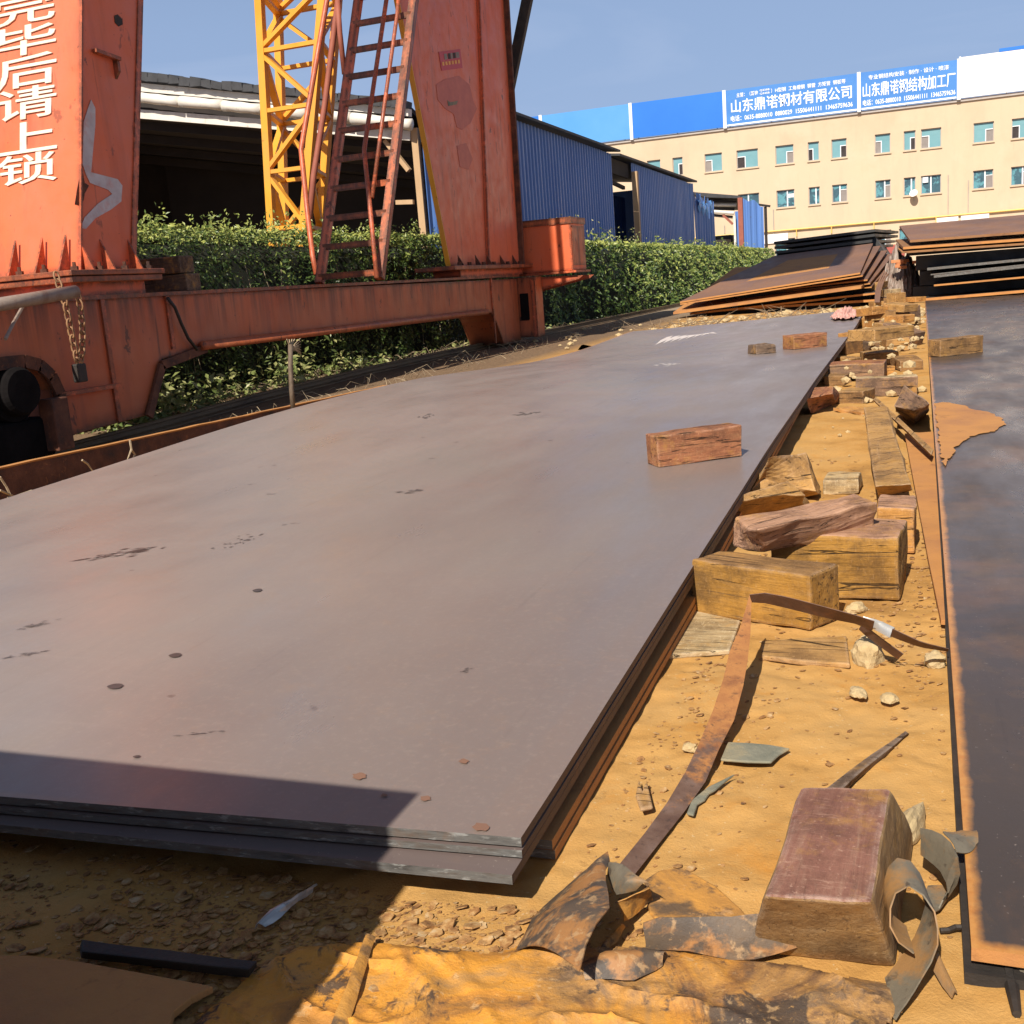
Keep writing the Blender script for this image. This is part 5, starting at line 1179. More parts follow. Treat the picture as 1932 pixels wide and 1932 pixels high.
def timber(BL, BR, z0, tl, depth, mat, label, group, dzr=0., roll=0., jit=.004, zf=None, bevel=.006):
    TSEED[0] += 1
    if zf:
        p = Zp(*BL, .15); q = Zp(*BR, .15)
        for _ in range(6): p = Zp(*BL, zf(p.x, p.y)); q = Zp(*BR, zf(q.x, q.y))
    else: p, q = Zp(*BL, z0), Zp(*BR, z0 + dzr)
    h = rise(p, tl); x = q - p; l = x.length; x.normalize()
    side = Vector((-x.y, x.x, 0)); side = side if side.dot(FW) > 0 else -side
    side.normalize(); up_ = x.cross(side) if x.cross(side).z > 0 else side.cross(x)
    if roll: Q = Matrix.Rotation(roll, 3, x); side = Q @ side; up_ = Q @ up_
    c_ = (p + q) / 2 + side * depth / 2
    y_ = up_.cross(x)
    M4 = Matrix((x, y_, up_)).transposed().to_4x4(); M4.translation = c_
    return tobj(timber_mesh(l, depth, h, TSEED[0], jit), mat, M4, label, group, bevel=bevel)
def tblock(lo, hi, mat, label, group, jit=.004, name='timber_block', bevel=.008, cuts=5):   # eight surveyed corners
    TSEED[0] += 1; P = [Vector(p) for p in list(lo) + list(hi)]; c_ = sum(P, Vector()) / 8; c_.z = min(p.z for p in P)
    x = (P[1] - P[0]).normalized(); yv = P[3] - P[0]; z_ = x.cross(yv).normalized(); y_ = z_.cross(x)
    M4 = Matrix((x, y_, z_)).transposed().to_4x4(); M4.translation = c_; inv = M4.inverted()
    bm = bmesh.new(); vs = [bm.verts.new(inv @ p) for p in P]
    for f in ((3, 2, 1, 0), (4, 5, 6, 7), (0, 1, 5, 4), (1, 2, 6, 5), (2, 3, 7, 6), (3, 0, 4, 7)): bm.faces.new([vs[i] for i in f])
    bmesh.ops.recalc_face_normals(bm, faces=bm.faces); bmesh.ops.subdivide_edges(bm, edges=bm.edges[:], cuts=cuts, use_grid_fill=True)
    for v in bm.verts: v.co += mnoise.noise_vector(v.co * 6 + Vector((TSEED[0] * 3.1, 0, 0))) * jit * 1.5 + mnoise.noise_vector(v.co * 26 + Vector((0, TSEED[0], 0))) * jit * .6
    me = bpy.data.meshes.new(name); bm.to_mesh(me); bm.free()
    return tobj(me, mat, M4, label, group, name, bevel)
TG1, TG2 = 'timbers lying on the steel plates', 'timbers in the gap between the plates'
timber((1243, 883), (1402, 861), 0, 823, .13, 'w_brick', 'red brown timber block alone in the middle of the big plate', TG1, zf=zA)
timber((1498, 660), (1561, 653.5), 0, 633.5, .20, 'w_brick', 'red brown timber block near the far end of the big plate', TG1, zf=zA)
timber((1426.5, 669), (1463, 666), 0, 651.5, .22, 'w_dark', 'small dark broken timber stub beside the far block on the big plate', TG1, zf=zA, jit=.014)
timber((1774, 674), (1856, 664.5), 0, 641.5, .16, 'w_brown', 'olive brown timber block standing on the right dark plate', TG1, zf=zB)
# the near heap
F5 = [Zp(1305.3, 1155.6, 0), Zp(1528.5, 1192.8, 0), Zp(1585, 1167.5, 0)]; F5.append(F5[0] + F5[2] - F5[1])
h5 = rise(F5[1], 1084); T5 = [Zp(1302.3, 1057, h5 * .97), Zp(1525.6, 1086, h5), Zp(1580.6, 1062, h5)]; T5.append(Zp(1357, 1039.5, h5 * .98))
tblock(F5, T5, ('w_ochre', 'w_brown'), 'big ochre timber block behind the bent steel strap, nearest of the heap', TG2, .005)
p = [Zp(1455, 1128, 0), Zp(1696.7, 1133, 0)]; h6 = rise(p[1], 1012)
dd = Vector((.02, .24, 0)); tblock([p[0], p[1], p[1] + dd, p[0] + dd], [q + Vector((0, 0, h6)) for q in (p[0], p[1], p[1] + dd, p[0] + dd)], ('w_ochre', 'w_pink'), 'weathered ochre timber with pale worn front behind the big ochre block', TG2, .006)
zb = h5 * .98
lo7 = [Zp(1437, 1046, zb), Zp(1644, 998, zb + .02)]; lo7 += [lo7[1] + Vector((-.05, .16, 0)), Zp(1384, 1030, zb)]
hi7 = [Zp(1432, 1000, zb + .10), Zp(1654, 946, zb + .115), Zp(1610, 930, zb + .12), Zp(1382, 975, zb + .095)]
tblock(lo7, hi7, 'w_pink', 'pinkish split log lying across the top of the timber heap', TG2, .012)
p = [Zp(1655, 1046, 0), Zp(1728, 1047, 0)]; h8 = rise(p[1], 959); dd = Vector((.0, .22, 0))
tblock([p[0], p[1], p[1] + dd, p[0] + dd], [q + Vector((0, 0, h8)) for q in (p[0], p[1], p[1] + dd, p[0] + dd)], ('w_orange', 'w_pink'), 'orange timber block standing at the right end of the heap under the plank end', TG2, .006)
z9 = .04
lo9 = [Zp(1454, 900, .10), Zp(1543, 932, .03), Zp(1524, 856, .20) + Vector((.03, .05, -.10)), Zp(1395, 905, .02)]
tblock([Zp(1390, 955, .0), Zp(1543, 935, .02), Zp(1543, 935, .02) + Vector((.0, .2, .0)), Zp(1390, 955, 0) + Vector((0, .2, 0))],
       [Zp(1440, 905, .10), Zp(1541, 928, .05), Zp(1518, 853.5, .20), Zp(1451, 864, .21)], 'w_tan', 'tilted timber wedge with cracked end grain leaning on the big plate edge', TG2, .008)
tblock([Zp(1390, 985, 0), Zp(1522, 960, .0), Zp(1522, 960, 0) + Vector((0, .16, 0)), Zp(1390, 985, 0) + Vector((0, .16, 0))],
       [Zp(1387, 945, .12), Zp(1518, 936, .10), Zp(1484, 911.5, .15), Zp(1398, 932, .14)], 'w_tan', 'cracked brown timber stub under the tilted wedge', TG2, .01)
timber((1557, 932), (1620, 932), 0, 904, .17, 'w_pale', 'whitish sawn timber block lying behind the split log', TG2, jit=.008)
lo11 = [Zp(1655, 935, .06), Zp(1717.4, 925, .06), Zp(1676, 771, .06), Zp(1631, 774, .06)]
tblock(lo11, [Zp(1650, 917, .15), Zp(1717.4, 912, .15), Zp(1673.7, 768, .15), Zp(1628.7, 770, .15)], 'w_tan', 'long worn plank running lengthwise along the gap', TG2, .010, 'timber_plank', cuts=7)
tblock([Zp(1690, 778, .03), Zp(1727, 801, .0), Zp(1753, 776, .03), Zp(1716, 758, .06)], [Zp(1686, 765, .16), Zp(1728, 776, .14), Zp(1754.5, 762, .2), Zp(1708, 727, .26)], 'w_grey', 'dark tilted timber cube against the right plate edge', TG2, .006)
tblock([Zp(1531, 781, 0), Zp(1578, 762, 0), Zp(1578, 762, 0) + Vector((.05, .22, .0)), Zp(1531, 781, 0) + Vector((-.02, .25, 0))], [Zp(1519, 752, .12), Zp(1571, 742, .13), Zp(1571, 728.5, .15), Zp(1533, 733, .14)], 'w_brick', 'brown tilted timber stub leaning on the near stack edge', TG2, .006)
timber((1578.5, 761.5), (1629.5, 761.5), 0, 739, .26, ('w_brown', 'w_tan'), 'square olive brown timber block in the middle of the gap', TG2)
timber((1615, 750), (1731, 745), 0, 714.5, .14, ('w_grey', 'w_pale'), 'wide purple grey timber with white scuffs in the gap', TG2)
timber((1562.6, 715), (1668.4, 711), .03, 689, .34, ('w_grey', 'w_brick'), 'long purplish brown timber lying across the gap', TG2)
timber((1555, 728), (1594, 727), 0, 710, .2, 'w_brown', 'short brown timber under the left end of the purplish long one', TG2)
timber((1633, 690), (1696, 686), .0, 667, .3, 'w_tan', 'tan weathered timber lying behind the purplish long one', TG2)
timber((1596, 669.5), (1629, 663.5), .0, 645, .2, 'w_brown', 'square brown timber end beside the edge of the near stack', TG2)
timber((1613, 662), (1643, 658), 0, 629, .25, 'w_orange', 'orange brown timber behind the square brown end', TG2)
timber((1672, 664), (1716, 661), 0, 640, .25, 'w_tan', 'pale timber block supporting the high tan beam', TG2)
timber((1650, 644.5), (1725.5, 634), .26, 622.5, .3, 'w_tan', 'tan timber beam perched across two blocks', TG2)
timber((1650, 663), (1660, 662), 0, 646, .3, 'w_dark', 'dark narrow timber under the left end of the tan beam', TG2)
timber((1717, 654), (1740, 650), 0, 628, .4, 'w_grey', 'grey timber leaning beside the right plate under the tan beam', TG2, roll=.3)
timber((1631, 603), (1690, 600), .15, 587.5, .3, 'w_brown', 'far brown timber beam beyond the tan perched beam', TG2)
timber((1631, 618), (1646, 616), 0, 601, .3, 'w_orange', 'orange timber stub under the far brown beam', TG2)
timber((1660, 622), (1700, 619), 0, 606, .3, 'w_pink', 'pinkish split timber between the tan and the far brown beams', TG2, jit=.015)
timber((1704, 610), (1726, 607), .1, 595, .3, 'w_orange', 'bright orange timber block beside the right plate', TG2)
timber((1716, 609), (1737, 606), .05, 578, .25, 'w_grey', 'upright grey timber block beside the right plate edge', TG2)
timber((1690, 600), (1716, 597), .05, 583, .5, 'w_tan', 'flat tan timber between the far brown beam and the upright grey block', TG2)
timber((1649, 582.5), (1668, 581), .0, 569, .3, 'w_tan', 'tan timber block at the corner of the far rusty stack', TG2)
timber((1690, 579), (1709, 577), .0, 553, .25, 'w_tan', 'tall tan timber standing on end before the debris heap', TG2)
timber((1680, 560), (1700, 558), .2, 546, .3, 'w_pale', 'pale timber block on the far heap', TG2)
timber((1664, 547), (1681, 543), .3, 532, .25, 'w_tan', 'tan timber block high beside the leaning strips', TG2)
timber((1727, 570), (1748, 568), .02, 561, .4, 'w_orange', 'small orange timber under the corner of the far right stack', TG2)
timber((1572, 776), (1626, 783), 0, 770, .12, 'w_orange', 'thin orange plank piece in front of the square olive block', TG2, jit=.008)
timber((1600, 604), (1616, 600), .0, 594, .3, 'w_pale', 'pale timber stub at the far end of the big plate', TG2)
tblock([Zp(1757, 862, .055), Zp(1761, 853, .055), Zp(1652, 752, .09), Zp(1648, 757, .09)], [Zp(1757, 858, .075), Zp(1761, 848, .075), Zp(1652, 748, .11), Zp(1648, 754, .11)], 'w_tan', 'thin board lying slantwise from the gap onto the right plate', TG2, .002, 'timber_board')
# nearest block, bottom right
lo1 = [Zp(1420, 1795, .0), Zp(1690, 1822, .0), Zp(1727, 1579, .0), Zp(1520, 1560, .0)]
H1 = .165
hi1 = [Zp(1440, 1690, H1), Zp(1644, 1702, H1), Zp(1681, 1488.5, H1), Zp(1512, 1488.5, H1)]
near_block = tblock(lo1[1:] + lo1[:1], hi1[1:] + hi1[:1], ('w_side', 'w_red'), 'large maroon topped timber block in the near right corner', TG2, .0042, bevel=.007, cuts=7)
for i, (BL, BR, z0, tl, dp, mt, lab) in enumerate((
    ((1640, 712), (1690, 709), .0, 694, .22, 'w_orange', 'orange timber end just right of the purplish long one'),
    ((1700, 700), (1742, 697), .0, 681, .30, 'w_brown', 'brown timber lying against the right plate below the tan beam'),
    ((1600, 690), (1626, 687), .0, 676, .25, 'w_tan', 'small tan timber between the square brown end and the purplish long one'),
    ((1690, 630), (1718, 627), .14, 616, .40, 'w_tan', 'tan timber on top behind the perched tan beam'),
    ((1646, 594), (1676, 591), .22, 579, .35, 'w_orange', 'orange tan timber riding on the far brown beam'),
    ((1668, 575), (1692, 573), .05, 563, .35, 'w_brown', 'brown timber before the tall tan one standing on end'),
    ((1706, 590), (1730, 587), .22, 576, .35, 'w_tan', 'tan timber lying crosswise over the upright grey block'),
    ((1655, 738), (1700, 735), .0, 722, .14, 'w_tan', 'low tan board end in front of the purple grey timber'))):
    timber(BL, BR, z0, tl, dp, mt, lab, TG2, roll=(-.05, .08, 0, .1, -.07, 0, .12, .05)[i], jit=.008)
# planks bedded in the ground
def slab_(P, z, th, mat, label, name, cat, group=None, jit=.004):
    b_ = MB(); b_.prism([Zp(px, py, z) for px, py in P], (0, 0, -th)); return tag(b_.build(name, mat, bevel=.004), label, cat, group)
slab_([(1302, 1150), (1397, 1170), (1377, 1226), (1258, 1235)], .010, .014, 'w_pale', 'pale plank half buried in dust by the near stack edge', 'timber_plank', 'timber', 'planks in the dust')
slab_([(1436, 1209), (1520, 1203), (1597, 1199), (1604, 1252), (1510, 1246), (1436, 1236)], .010, .014, 'w_tan', 'grey tan plank half buried behind the strap', 'timber_plank', 'timber', 'planks in the dust')
tblock([Zp(1498, 1536, .0), Zp(1552, 1535, .0), Zp(1716, 1386, .0), Zp(1708, 1381, 0)], [Zp(1502, 1530, .02), Zp(1546, 1530, .022), Zp(1713, 1382, .012), Zp(1708, 1379, .012)], 'w_dark', 'frayed grey rotten stick pointing away behind the near block', TG2, .004, 'rotten_stick', .003)
slab_([(1199, 1500), (1205, 1467), (1212, 1490), (1220, 1470), (1232, 1521), (1208, 1526)], .018, .008, 'w_tan', 'splintered wood chip on the ochre ground', 'wood_chip', 'wood chip')

# ================================================================== strap, clip, metal scraps
SL = [(1168, 1632, .02), (1229, 1557, .012), (1279, 1486, .016), (1313, 1416, .03), (1342, 1350, .05), (1363, 1289, .08), (1377, 1227, .105), (1398, 1180, .135), (1411, 1146, .16), (1414, 1122, .178)]
SR = [(1197, 1651, .012), (1267, 1562, .008), (1325, 1490, .010), (1352, 1423, .024), (1387, 1355, .045), (1401, 1303, .075), (1413, 1232, .10), (1417, 1181, .13), (1418, 1152, .155), (1418, 1134, .17)]
b = MB(); b.loft([Zp(*q) for q in SL], [Zp(*q) for q in SR], 2); b.cur = 1
b.loft([Zp(*q) for q in ((1414, 1122, .190), (1420, 1116, .196), (1455, 1120, .196), (1493, 1128, .186), (1560, 1146, .170), (1628, 1164, .150), (1650, 1172, .142))], [Zp(*q) for q in ((1418, 1136, .166), (1422, 1134, .164), (1456, 1140, .156), (1493, 1149, .146), (1560, 1166, .130), (1622, 1178, .114), (1646, 1189, .104))], 2)
b.loft([Zp(*q) for q in ((1684, 1186, .13), (1712, 1199, .118), (1740, 1212, .10), (1790, 1224, .07))], [Zp(*q) for q in ((1680, 1200, .102), (1708, 1211, .09), (1737, 1221, .076), (1789, 1229, .056))], 2)
b.loft([Zp(*q) for q in ((1640, 1166, .135), (1621, 1174, .118), (1630, 1179, .112), (1668, 1208, .078), (1705, 1234, .05))], [Zp(*q) for q in ((1640, 1175, .115), (1619, 1185, .092), (1624, 1192, .086), (1660, 1219, .05), (1694, 1244, .022))], 2)
ST_ = b.build('steel_strap', ['strap', 'strap_shade'], smooth=True, thick=.0018); tag(ST_, 'bent rusty steel strap arching up over the dust to the right plate', 'strap')
b = MB(); b.loft([Zp(*q) for q in ((1629, 1164, .136), (1660, 1173, .128), (1688, 1186, .118))], [Zp(*q) for q in ((1634, 1178, .116), (1655, 1189, .108), (1680, 1203, .098))], 3, (0, -.004, .004)); b.build('zinc_clip', 'zinc', ST_, smooth=True, thick=.008)
# crumpled rusty sheet at the bottom of the picture
OUT = [(352, 1932), (372, 1905), (420, 1868), (470, 1822), (520, 1793), (560, 1775), (640, 1768), (690, 1762), (760, 1772), (850, 1783), (940, 1785), (975, 1772), (1010, 1752), (1060, 1750), (1110, 1775), (1180, 1775), (1260, 1782), (1400, 1800), (1500, 1808), (1570, 1828), (1640, 1836), (1700, 1850), (1712, 1890), (1680, 1925), (1672, 1970), (1650, 2060), (300, 2060)]
OUT = [Zp(px, py, .02).xy for px, py in OUT]
def inside(x, y, P):
    c_ = False
    for i in range(len(P)):
        a, q = P[i - 1], P[i]
        if (a[1] > y) != (q[1] > y) and x < (q[0] - a[0]) * (y - a[1]) / (q[1] - a[1]) + a[0]: c_ = not c_
    return c_
def edged(x, y, P):
    d = 9
    for i in range(len(P)):
        a, q = Vector(P[i - 1]), Vector(P[i]); e = q - a; t = max(0, min(1, (Vector((x, y)) - a).dot(e) / max(1e-9, e.dot(e)))); d = min(d, (a + e * t - Vector((x, y))).length)
    return d
b = MB(); st_ = .0065; x0_, x1_ = min(p[0] for p in OUT), max(p[0] for p in OUT); y0_, y1_ = max(.8, min(p[1] for p in OUT)), max(p[1] for p in OUT)
idx = {}; vs = []
nxs, nys = int((x1_ - x0_) / st_), int((y1_ - y0_) / st_)
for j in range(nys + 1):
    for i in range(nxs + 1):
        x, y = x0_ + i * st_, y0_ + j * st_
        wv = mnoise.noise_vector(Vector((x * 18, y * 18, 5))) * .008
        if inside(x + wv.x, y + wv.y, OUT):
            e = min(1, edged(x, y, OUT) / .03)
            r1 = 1 - abs(mnoise.noise(Vector((x * 5.5 + y * 2.0, y * 9 - x * 2.5, 4)))); r2 = 1 - abs(mnoise.noise(Vector((x * 13, y * 19, 9))))
            cr = max(0, 1 - abs(mnoise.noise(Vector((x * 3.2 - y * 1.2, y * 7.5 + x * 2.2, 4)))) * 9); cr2 = max(0, 1 - abs(mnoise.noise(Vector((x * 9 + y * 9, y * 5 - x * 4, 11)))) * 11)
            z = .009 + .004 * mnoise.noise(Vector((x * 11, y * 11, 3))) + e * (.005 + .010 * cr ** 1.2 + .005 * cr2 + .007 * mnoise.noise(Vector((x * 3.4, y * 4.5, 1))) + .002 * r2 ** 3) + .0012 * mnoise.noise(Vector((x * 60, y * 60, 2))) + .0007 * mnoise.noise(Vector((x * 190, y * 190, 2)))
            idx[i, j] = len(vs); vs.append((x, y, z))
b.add(vs, [(idx[i, j], idx[i + 1, j], idx[i + 1, j + 1], idx[i, j + 1]) for j in range(nys) for i in range(nxs) if all(q in idx for q in ((i, j), (i + 1, j), (i + 1, j + 1), (i, j + 1)))])
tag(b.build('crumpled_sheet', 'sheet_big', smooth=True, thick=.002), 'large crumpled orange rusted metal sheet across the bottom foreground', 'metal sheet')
b = MB(); b.loft([Zp(690, 1764, .024), Zp(672, 1810, .028), Zp(650, 1870, .029), Zp(622, 1940, .027)], [Zp(708, 1768, .018), Zp(694, 1815, .019), Zp(676, 1875, .020), Zp(654, 1945, .020)], 3, (0, 0, .002), .0015)
tag(b.build('sheet_fold', 'sheet', smooth=True, thick=.0015), 'narrow orange fold of rusted sheet lying over the big crumpled one', 'metal scrap')
# torn, scorched scraps
def L3(P): return [Zp(*q) for q in P]
TS = empty('torn_sheet', Zp(1100, 1760, 0), 'torn blackened sheet metal shell with a jagged hole, near the strap end', 'metal scrap')
b = MB(); b.loft(L3([(972, 1790, .01), (1009, 1728, .008), (1062, 1680, .008), (1101, 1655, .010), (1148, 1627, .05)]), L3([(1095, 1836, .07), (1103, 1800, .085), (1112, 1757, .09), (1133, 1735, .095), (1151, 1716, .09), (1146, 1680, .085), (1140, 1650, .075), (1150, 1626, .06)]), 9, (0, 0, .02), .004); b.build('shell', 'sheet_dark', TS, smooth=True, thick=.002)
b = MB(); b.loft(L3([(1152, 1628, .075), (1168, 1628, .080), (1198, 1648, .085), (1227, 1668, .08)]), L3([(1146, 1650, .05), (1156, 1676, .05), (1162, 1690, .055), (1200, 1680, .06)]), 5, (0, 0, .008), .003); b.build('flap', 'sheet_grey', TS, smooth=True, thick=.0015)
b = MB(); b.loft(L3([(1160, 1704, .05), (1185, 1695, .055), (1226, 1675, .06)]), L3([(1178, 1738, .015), (1205, 1722, .012), (1230, 1698, .015)]), 5, (0, 0, .01), .004); b.loft(L3([(1133, 1790, .008), (1150, 1765, .012), (1172, 1744, .03)]), L3([(1136, 1799, .004), (1160, 1780, .005), (1180, 1750, .01)]), 4, (0, 0, .004), .002); b.build('inner_flap', 'sheet', TS, smooth=True, thick=.0015)
b = MB(); b.loft(L3([(1215, 1742, .060), (1241, 1730, .066), (1300, 1732, .066), (1380, 1728, .068), (1446, 1722, .075)]), L3([(1218, 1790, .018), (1262, 1793, .018), (1306, 1794, .018), (1404, 1815, .012), (1503, 1788, .03)]), 4, (0, -.002, .003), .0025)
tag(b.build('folded_strip', 'sheet_dark', smooth=True, thick=.003), 'folded dark steel strip lying against the near block', 'metal scrap')
b = MB(); b.loft(L3([(1100, 1815, .03), (1140, 1795, .045), (1215, 1790, .04), (1260, 1800, .03)]), L3([(1105, 1850, .02), (1160, 1850, .02), (1200, 1850, .02), (1250, 1822, .02)]), 6, (0, 0, .012), .004)
tag(b.build('bent_scrap', 'sheet_dark', smooth=True, thick=.002), 'small bent brown scrap between torn shell and folded strip', 'metal scrap')
slab_([(1215, 1660), (1245, 1640), (1290, 1636), (1350, 1670), (1400, 1715), (1415, 1735), (1250, 1745), (1225, 1720)], .009, .007, 'sheet', 'flat stained metal piece bedded in the dust behind the folded strip', 'flat_scrap', 'metal scrap')
def c4(X, Y, z): return Zp(1635.6 + .22289 * X, 1501.4 + .22289 * Y, z)
K1 = [(235, 1885), (330, 1760), (420, 1640), (520, 1480), (585, 1320), (612, 1150), (570, 980), (480, 850), (360, 770), (270, 790), (205, 890), (188, 1010), (205, 1140), (290, 1270), (395, 1338)]
zK = lambda Y: .010 + .125 * (1885 - Y) / 1100
A_ = [c4(X, Y, zK(Y)) for X, Y in K1]
wv = [Vector((-.014, .075, .006)) * (1 if i < 9 else .75) for i in range(len(K1))]
b = MB(); b.loft(A_, [p + d for p, d in zip(A_, wv)], 4, (0, 0, 0), .003)
b.loft([c4(225, 1870, .012), c4(230, 1650, .012), c4(260, 1450, .02), c4(280, 1330, .03)], [c4(250, 1880, .012), c4(400, 1660, .02), c4(500, 1480, .035), c4(560, 1330, .05)], 4, (0, 0, -.004), .003)
tag(b.build('curled_strip', 'sheet_grey', smooth=True, thick=.0022), 'grey steel strip curled into a loop beside the near block', 'metal scrap', 'curled steel scraps')
b = MB(); b.loft([c4(455, 268, .085), c4(610, 312, .10), c4(690, 375, .105), c4(780, 520, .095), c4(790, 640, .07), c4(765, 750, .04), c4(690, 860, .012)], [c4(460, 500, .05), c4(560, 575, .055), c4(630, 640, .055), c4(675, 740, .045), c4(695, 815, .03), c4(660, 880, .012), c4(615, 950, .01)], 6, (0, 0, .01), .002)
b.loft([c4(470, 850, .008), c4(520, 760, .010), c4(640, 760, .012)], [c4(560, 990, .008), c4(620, 960, .008), c4(690, 860, .01)], 3)
tag(b.build('curled_strip', 'sheet_grey', smooth=True, thick=.0022), 'grey bent steel flap curling over beside the right plate corner', 'metal scrap', 'curled steel scraps')
b = MB(); b.loft([c4(640, 308, .075), c4(800, 305, .066), c4(930, 296, .062)], [c4(760, 480, .068), c4(860, 480, .062), c4(950, 400, .060)], 4, (0, 0, .006), .003); tag(b.build('torn_strip', 'sheet_grey', smooth=True, thick=.002), 'torn grey strip lying over the edge of the right plate', 'metal scrap', 'curled steel scraps')
b = MB(); b.loft([c4(600, 1330, .035), c4(680, 1500, .022), c4(762, 1670, .012)], [c4(560, 1470, .02), c4(640, 1610, .012), c4(720, 1715, .006)], 4, (0, 0, .006)); tag(b.build('curled_strip', 'sheet_grey', smooth=True, thick=.002), 'short grey strip tail lying in the dust right of the looped strip', 'metal scrap', 'curled steel scraps')
b = MB(); b.loft([c4(1180, 1470, .014), c4(1330, 1368, .02)], [c4(1240, 1530, .012), c4(1345, 1590, .012)], 3, (0, 0, .006), .003); tag(b.build('offcut', 'sheet_grey', smooth=True, thick=.002), 'grey steel offcut at the right picture edge', 'metal scrap')
b = MB(); b.tube([c4(1150, 1530, .01), c4(1200, 1480, .015), c4(1235, 1650, .01), c4(1270, 1850, .008)], [.006, .01, .009, .006], 6); tag(b.build('root', 'dark_iron'), 'dark knotted root running down at the right bottom edge', 'root')
b = MB(); b.tube([c4(620, 1140, .012), c4(690, 1135, .012), c4(750, 1110, .012), c4(835, 1110, .012)], .004, 6); tag(b.build('wire', 'dark_iron'), 'short dark wire between the loop and the right plate', 'wire')
slab_([(1373, 1399), (1418, 1401), (1450, 1404), (1491, 1411), (1470, 1423), (1455, 1437), (1410, 1436), (1359, 1432)], .012, .006, 'slate', 'grey green slate slab beside the strap', 'slate', 'slate')
slab_([(1295, 1533), (1305, 1508), (1335, 1484), (1388, 1458), (1362, 1478), (1350, 1489), (1338, 1496), (1330, 1508), (1316, 1516), (1309, 1537)], .011, .006, 'slate', 'narrow broken slate sliver right under the strap', 'slate', 'slate')
# dark flat bar and rust plate in the shade, bottom left
tblock([Zp(151, 1808, .01), Zp(470, 1846, .01), Zp(487, 1822, .01), Zp(150, 1786, .01)], [Zp(151, 1796, .035), Zp(472, 1828, .035), Zp(487, 1812, .035), Zp(153, 1772, .035)], 'dark_iron', 'dark flat steel bar lying in the shade at the lower left', 'flat bars', .002, 'steel_bar', .003)
bpy.data.objects['steel_bar']['category'] = 'steel bar'
P = [Zp(px, py, .03) for px, py in [(-60, 1800), (60, 1803), (159, 1815), (402, 1860), (360, 1882), (328, 1908), (300, 1990), (-60, 2010)]]
b = MB(); b.prism(P, (0, 0, -.012)); tag(b.build('rust_plate', 'plate_orange', bevel=.002), 'flat brown rusted plate in the lower left corner in shade', 'metal sheet')
# stacked plates just outside the picture on the left; they throw the stepped shade over the plate corner
for i in range(8):
    e = [.0, .03, -.02, .04, .0, .05, -.03, .02][i]
    b = MB(); b.box((-3.4, -4, .02 + i * .148), (-.93 + e, .53 - e * .6, .125 + i * .148)); tag(b.build('steel_bundle', 'plate_rust'), 'rusty steel bundle of the stack beside the viewer that throws the shade', 'steel bundle', 'bundles beside the viewer')

# ================================================================== stones, rubble, twigs, rag, rope
def stone_mesh(b_, c_, sx, sy, sz, seed, sub=2):
    bm = bmesh.new(); bmesh.ops.create_icosphere(bm, subdivisions=sub, radius=1); rr_ = random.Random(seed); a = rr_.uniform(0, 6.28)
    vs = []
    for v in bm.verts:
        d = v.co.copy(); k_ = 1 + .32 * mnoise.noise(d * 1.3 + Vector((seed * 1.7, 0, 0))) + .16 * mnoise.noise(d * 3.1 + Vector((0, seed, 0)))
        d *= k_; x, y, z = d.x * sx, d.y * sy, max(-.3, d.z) * sz
        vs.append(Vector(c_) + Vector((x * math.cos(a) - y * math.sin(a), x * math.sin(a) + y * math.cos(a), z)))
    bm.verts.index_update(); fs = [[v.index for v in f.verts] for f in bm.faces]; bm.free(); b_.add(vs, fs)
for i, (px, py, sx, sy, sz, lab) in enumerate(((1636, 1238, .048, .04, .05, 'big cream boulder behind the zinc clip of the strap'), (1764, 1248, .03, .026, .026, 'cream stone beside the right plate edge near the strap end'), (1616, 1150, .034, .02, .022, 'flat cream stone in front of the weathered ochre timber'),
        (1619, 1307, .03, .02, .012, 'flat cream stone alone on the open dust'), (1679, 1318, .022, .02, .012, 'small layered stone right of the flat one on the dust'), (1302, 1412, .012, .02, .012, 'upright pale chip left of the strap'), (1717, 1560, .02, .07, .03, 'pale stone wedged against the right side of the near block'), (1680, 770 - 38, .05, .05, .06, 'round cream stone between the olive block and the dark cube'))):
    p = Zp(px, py, .01); b = MB(); stone_mesh(b, p, sx, sy, sz, i + 3, 3); tag(b.build('stone', 'stone'), lab, 'stone')
b = MB(); rr = random.Random(4)
for i in range(260):
    y = 5.6 + 16 * rr.random() ** .8; x = rr.uniform(xr_(y) + .07, .03); s = rr.uniform(.012, .05) * (.7 if y < 8 else 1.15)
    if y < 8.2 and rr.random() < .85: s *= .3
    stone_mesh(b, (x, y, s * .3 + (rr.uniform(0, .12) if y > 9 else 0)), s, s * rr.uniform(.7, 1.2), s * rr.uniform(.6, .9), i, 1)
for i in range(150):
    x = rr.uniform(-4.6, .8); y = 19.2 + 4.5 * rr.random(); s = rr.uniform(.03, .09); stone_mesh(b, (x, y, s * .4), s, s, s * .7, i, 1)
for i in range(16):
    x = rr.uniform(-6.6, -4.6); y = rr.uniform(16, 24); s = rr.uniform(.03, .08); stone_mesh(b, (x, y, s * .3), s, s, s * .6, i, 1)
tag(b.build('rubble', 'stone'), 'cream broken stone rubble filling the gap between the plates', 'rubble', kind='stuff')
b = MB(); rr = random.Random(9)
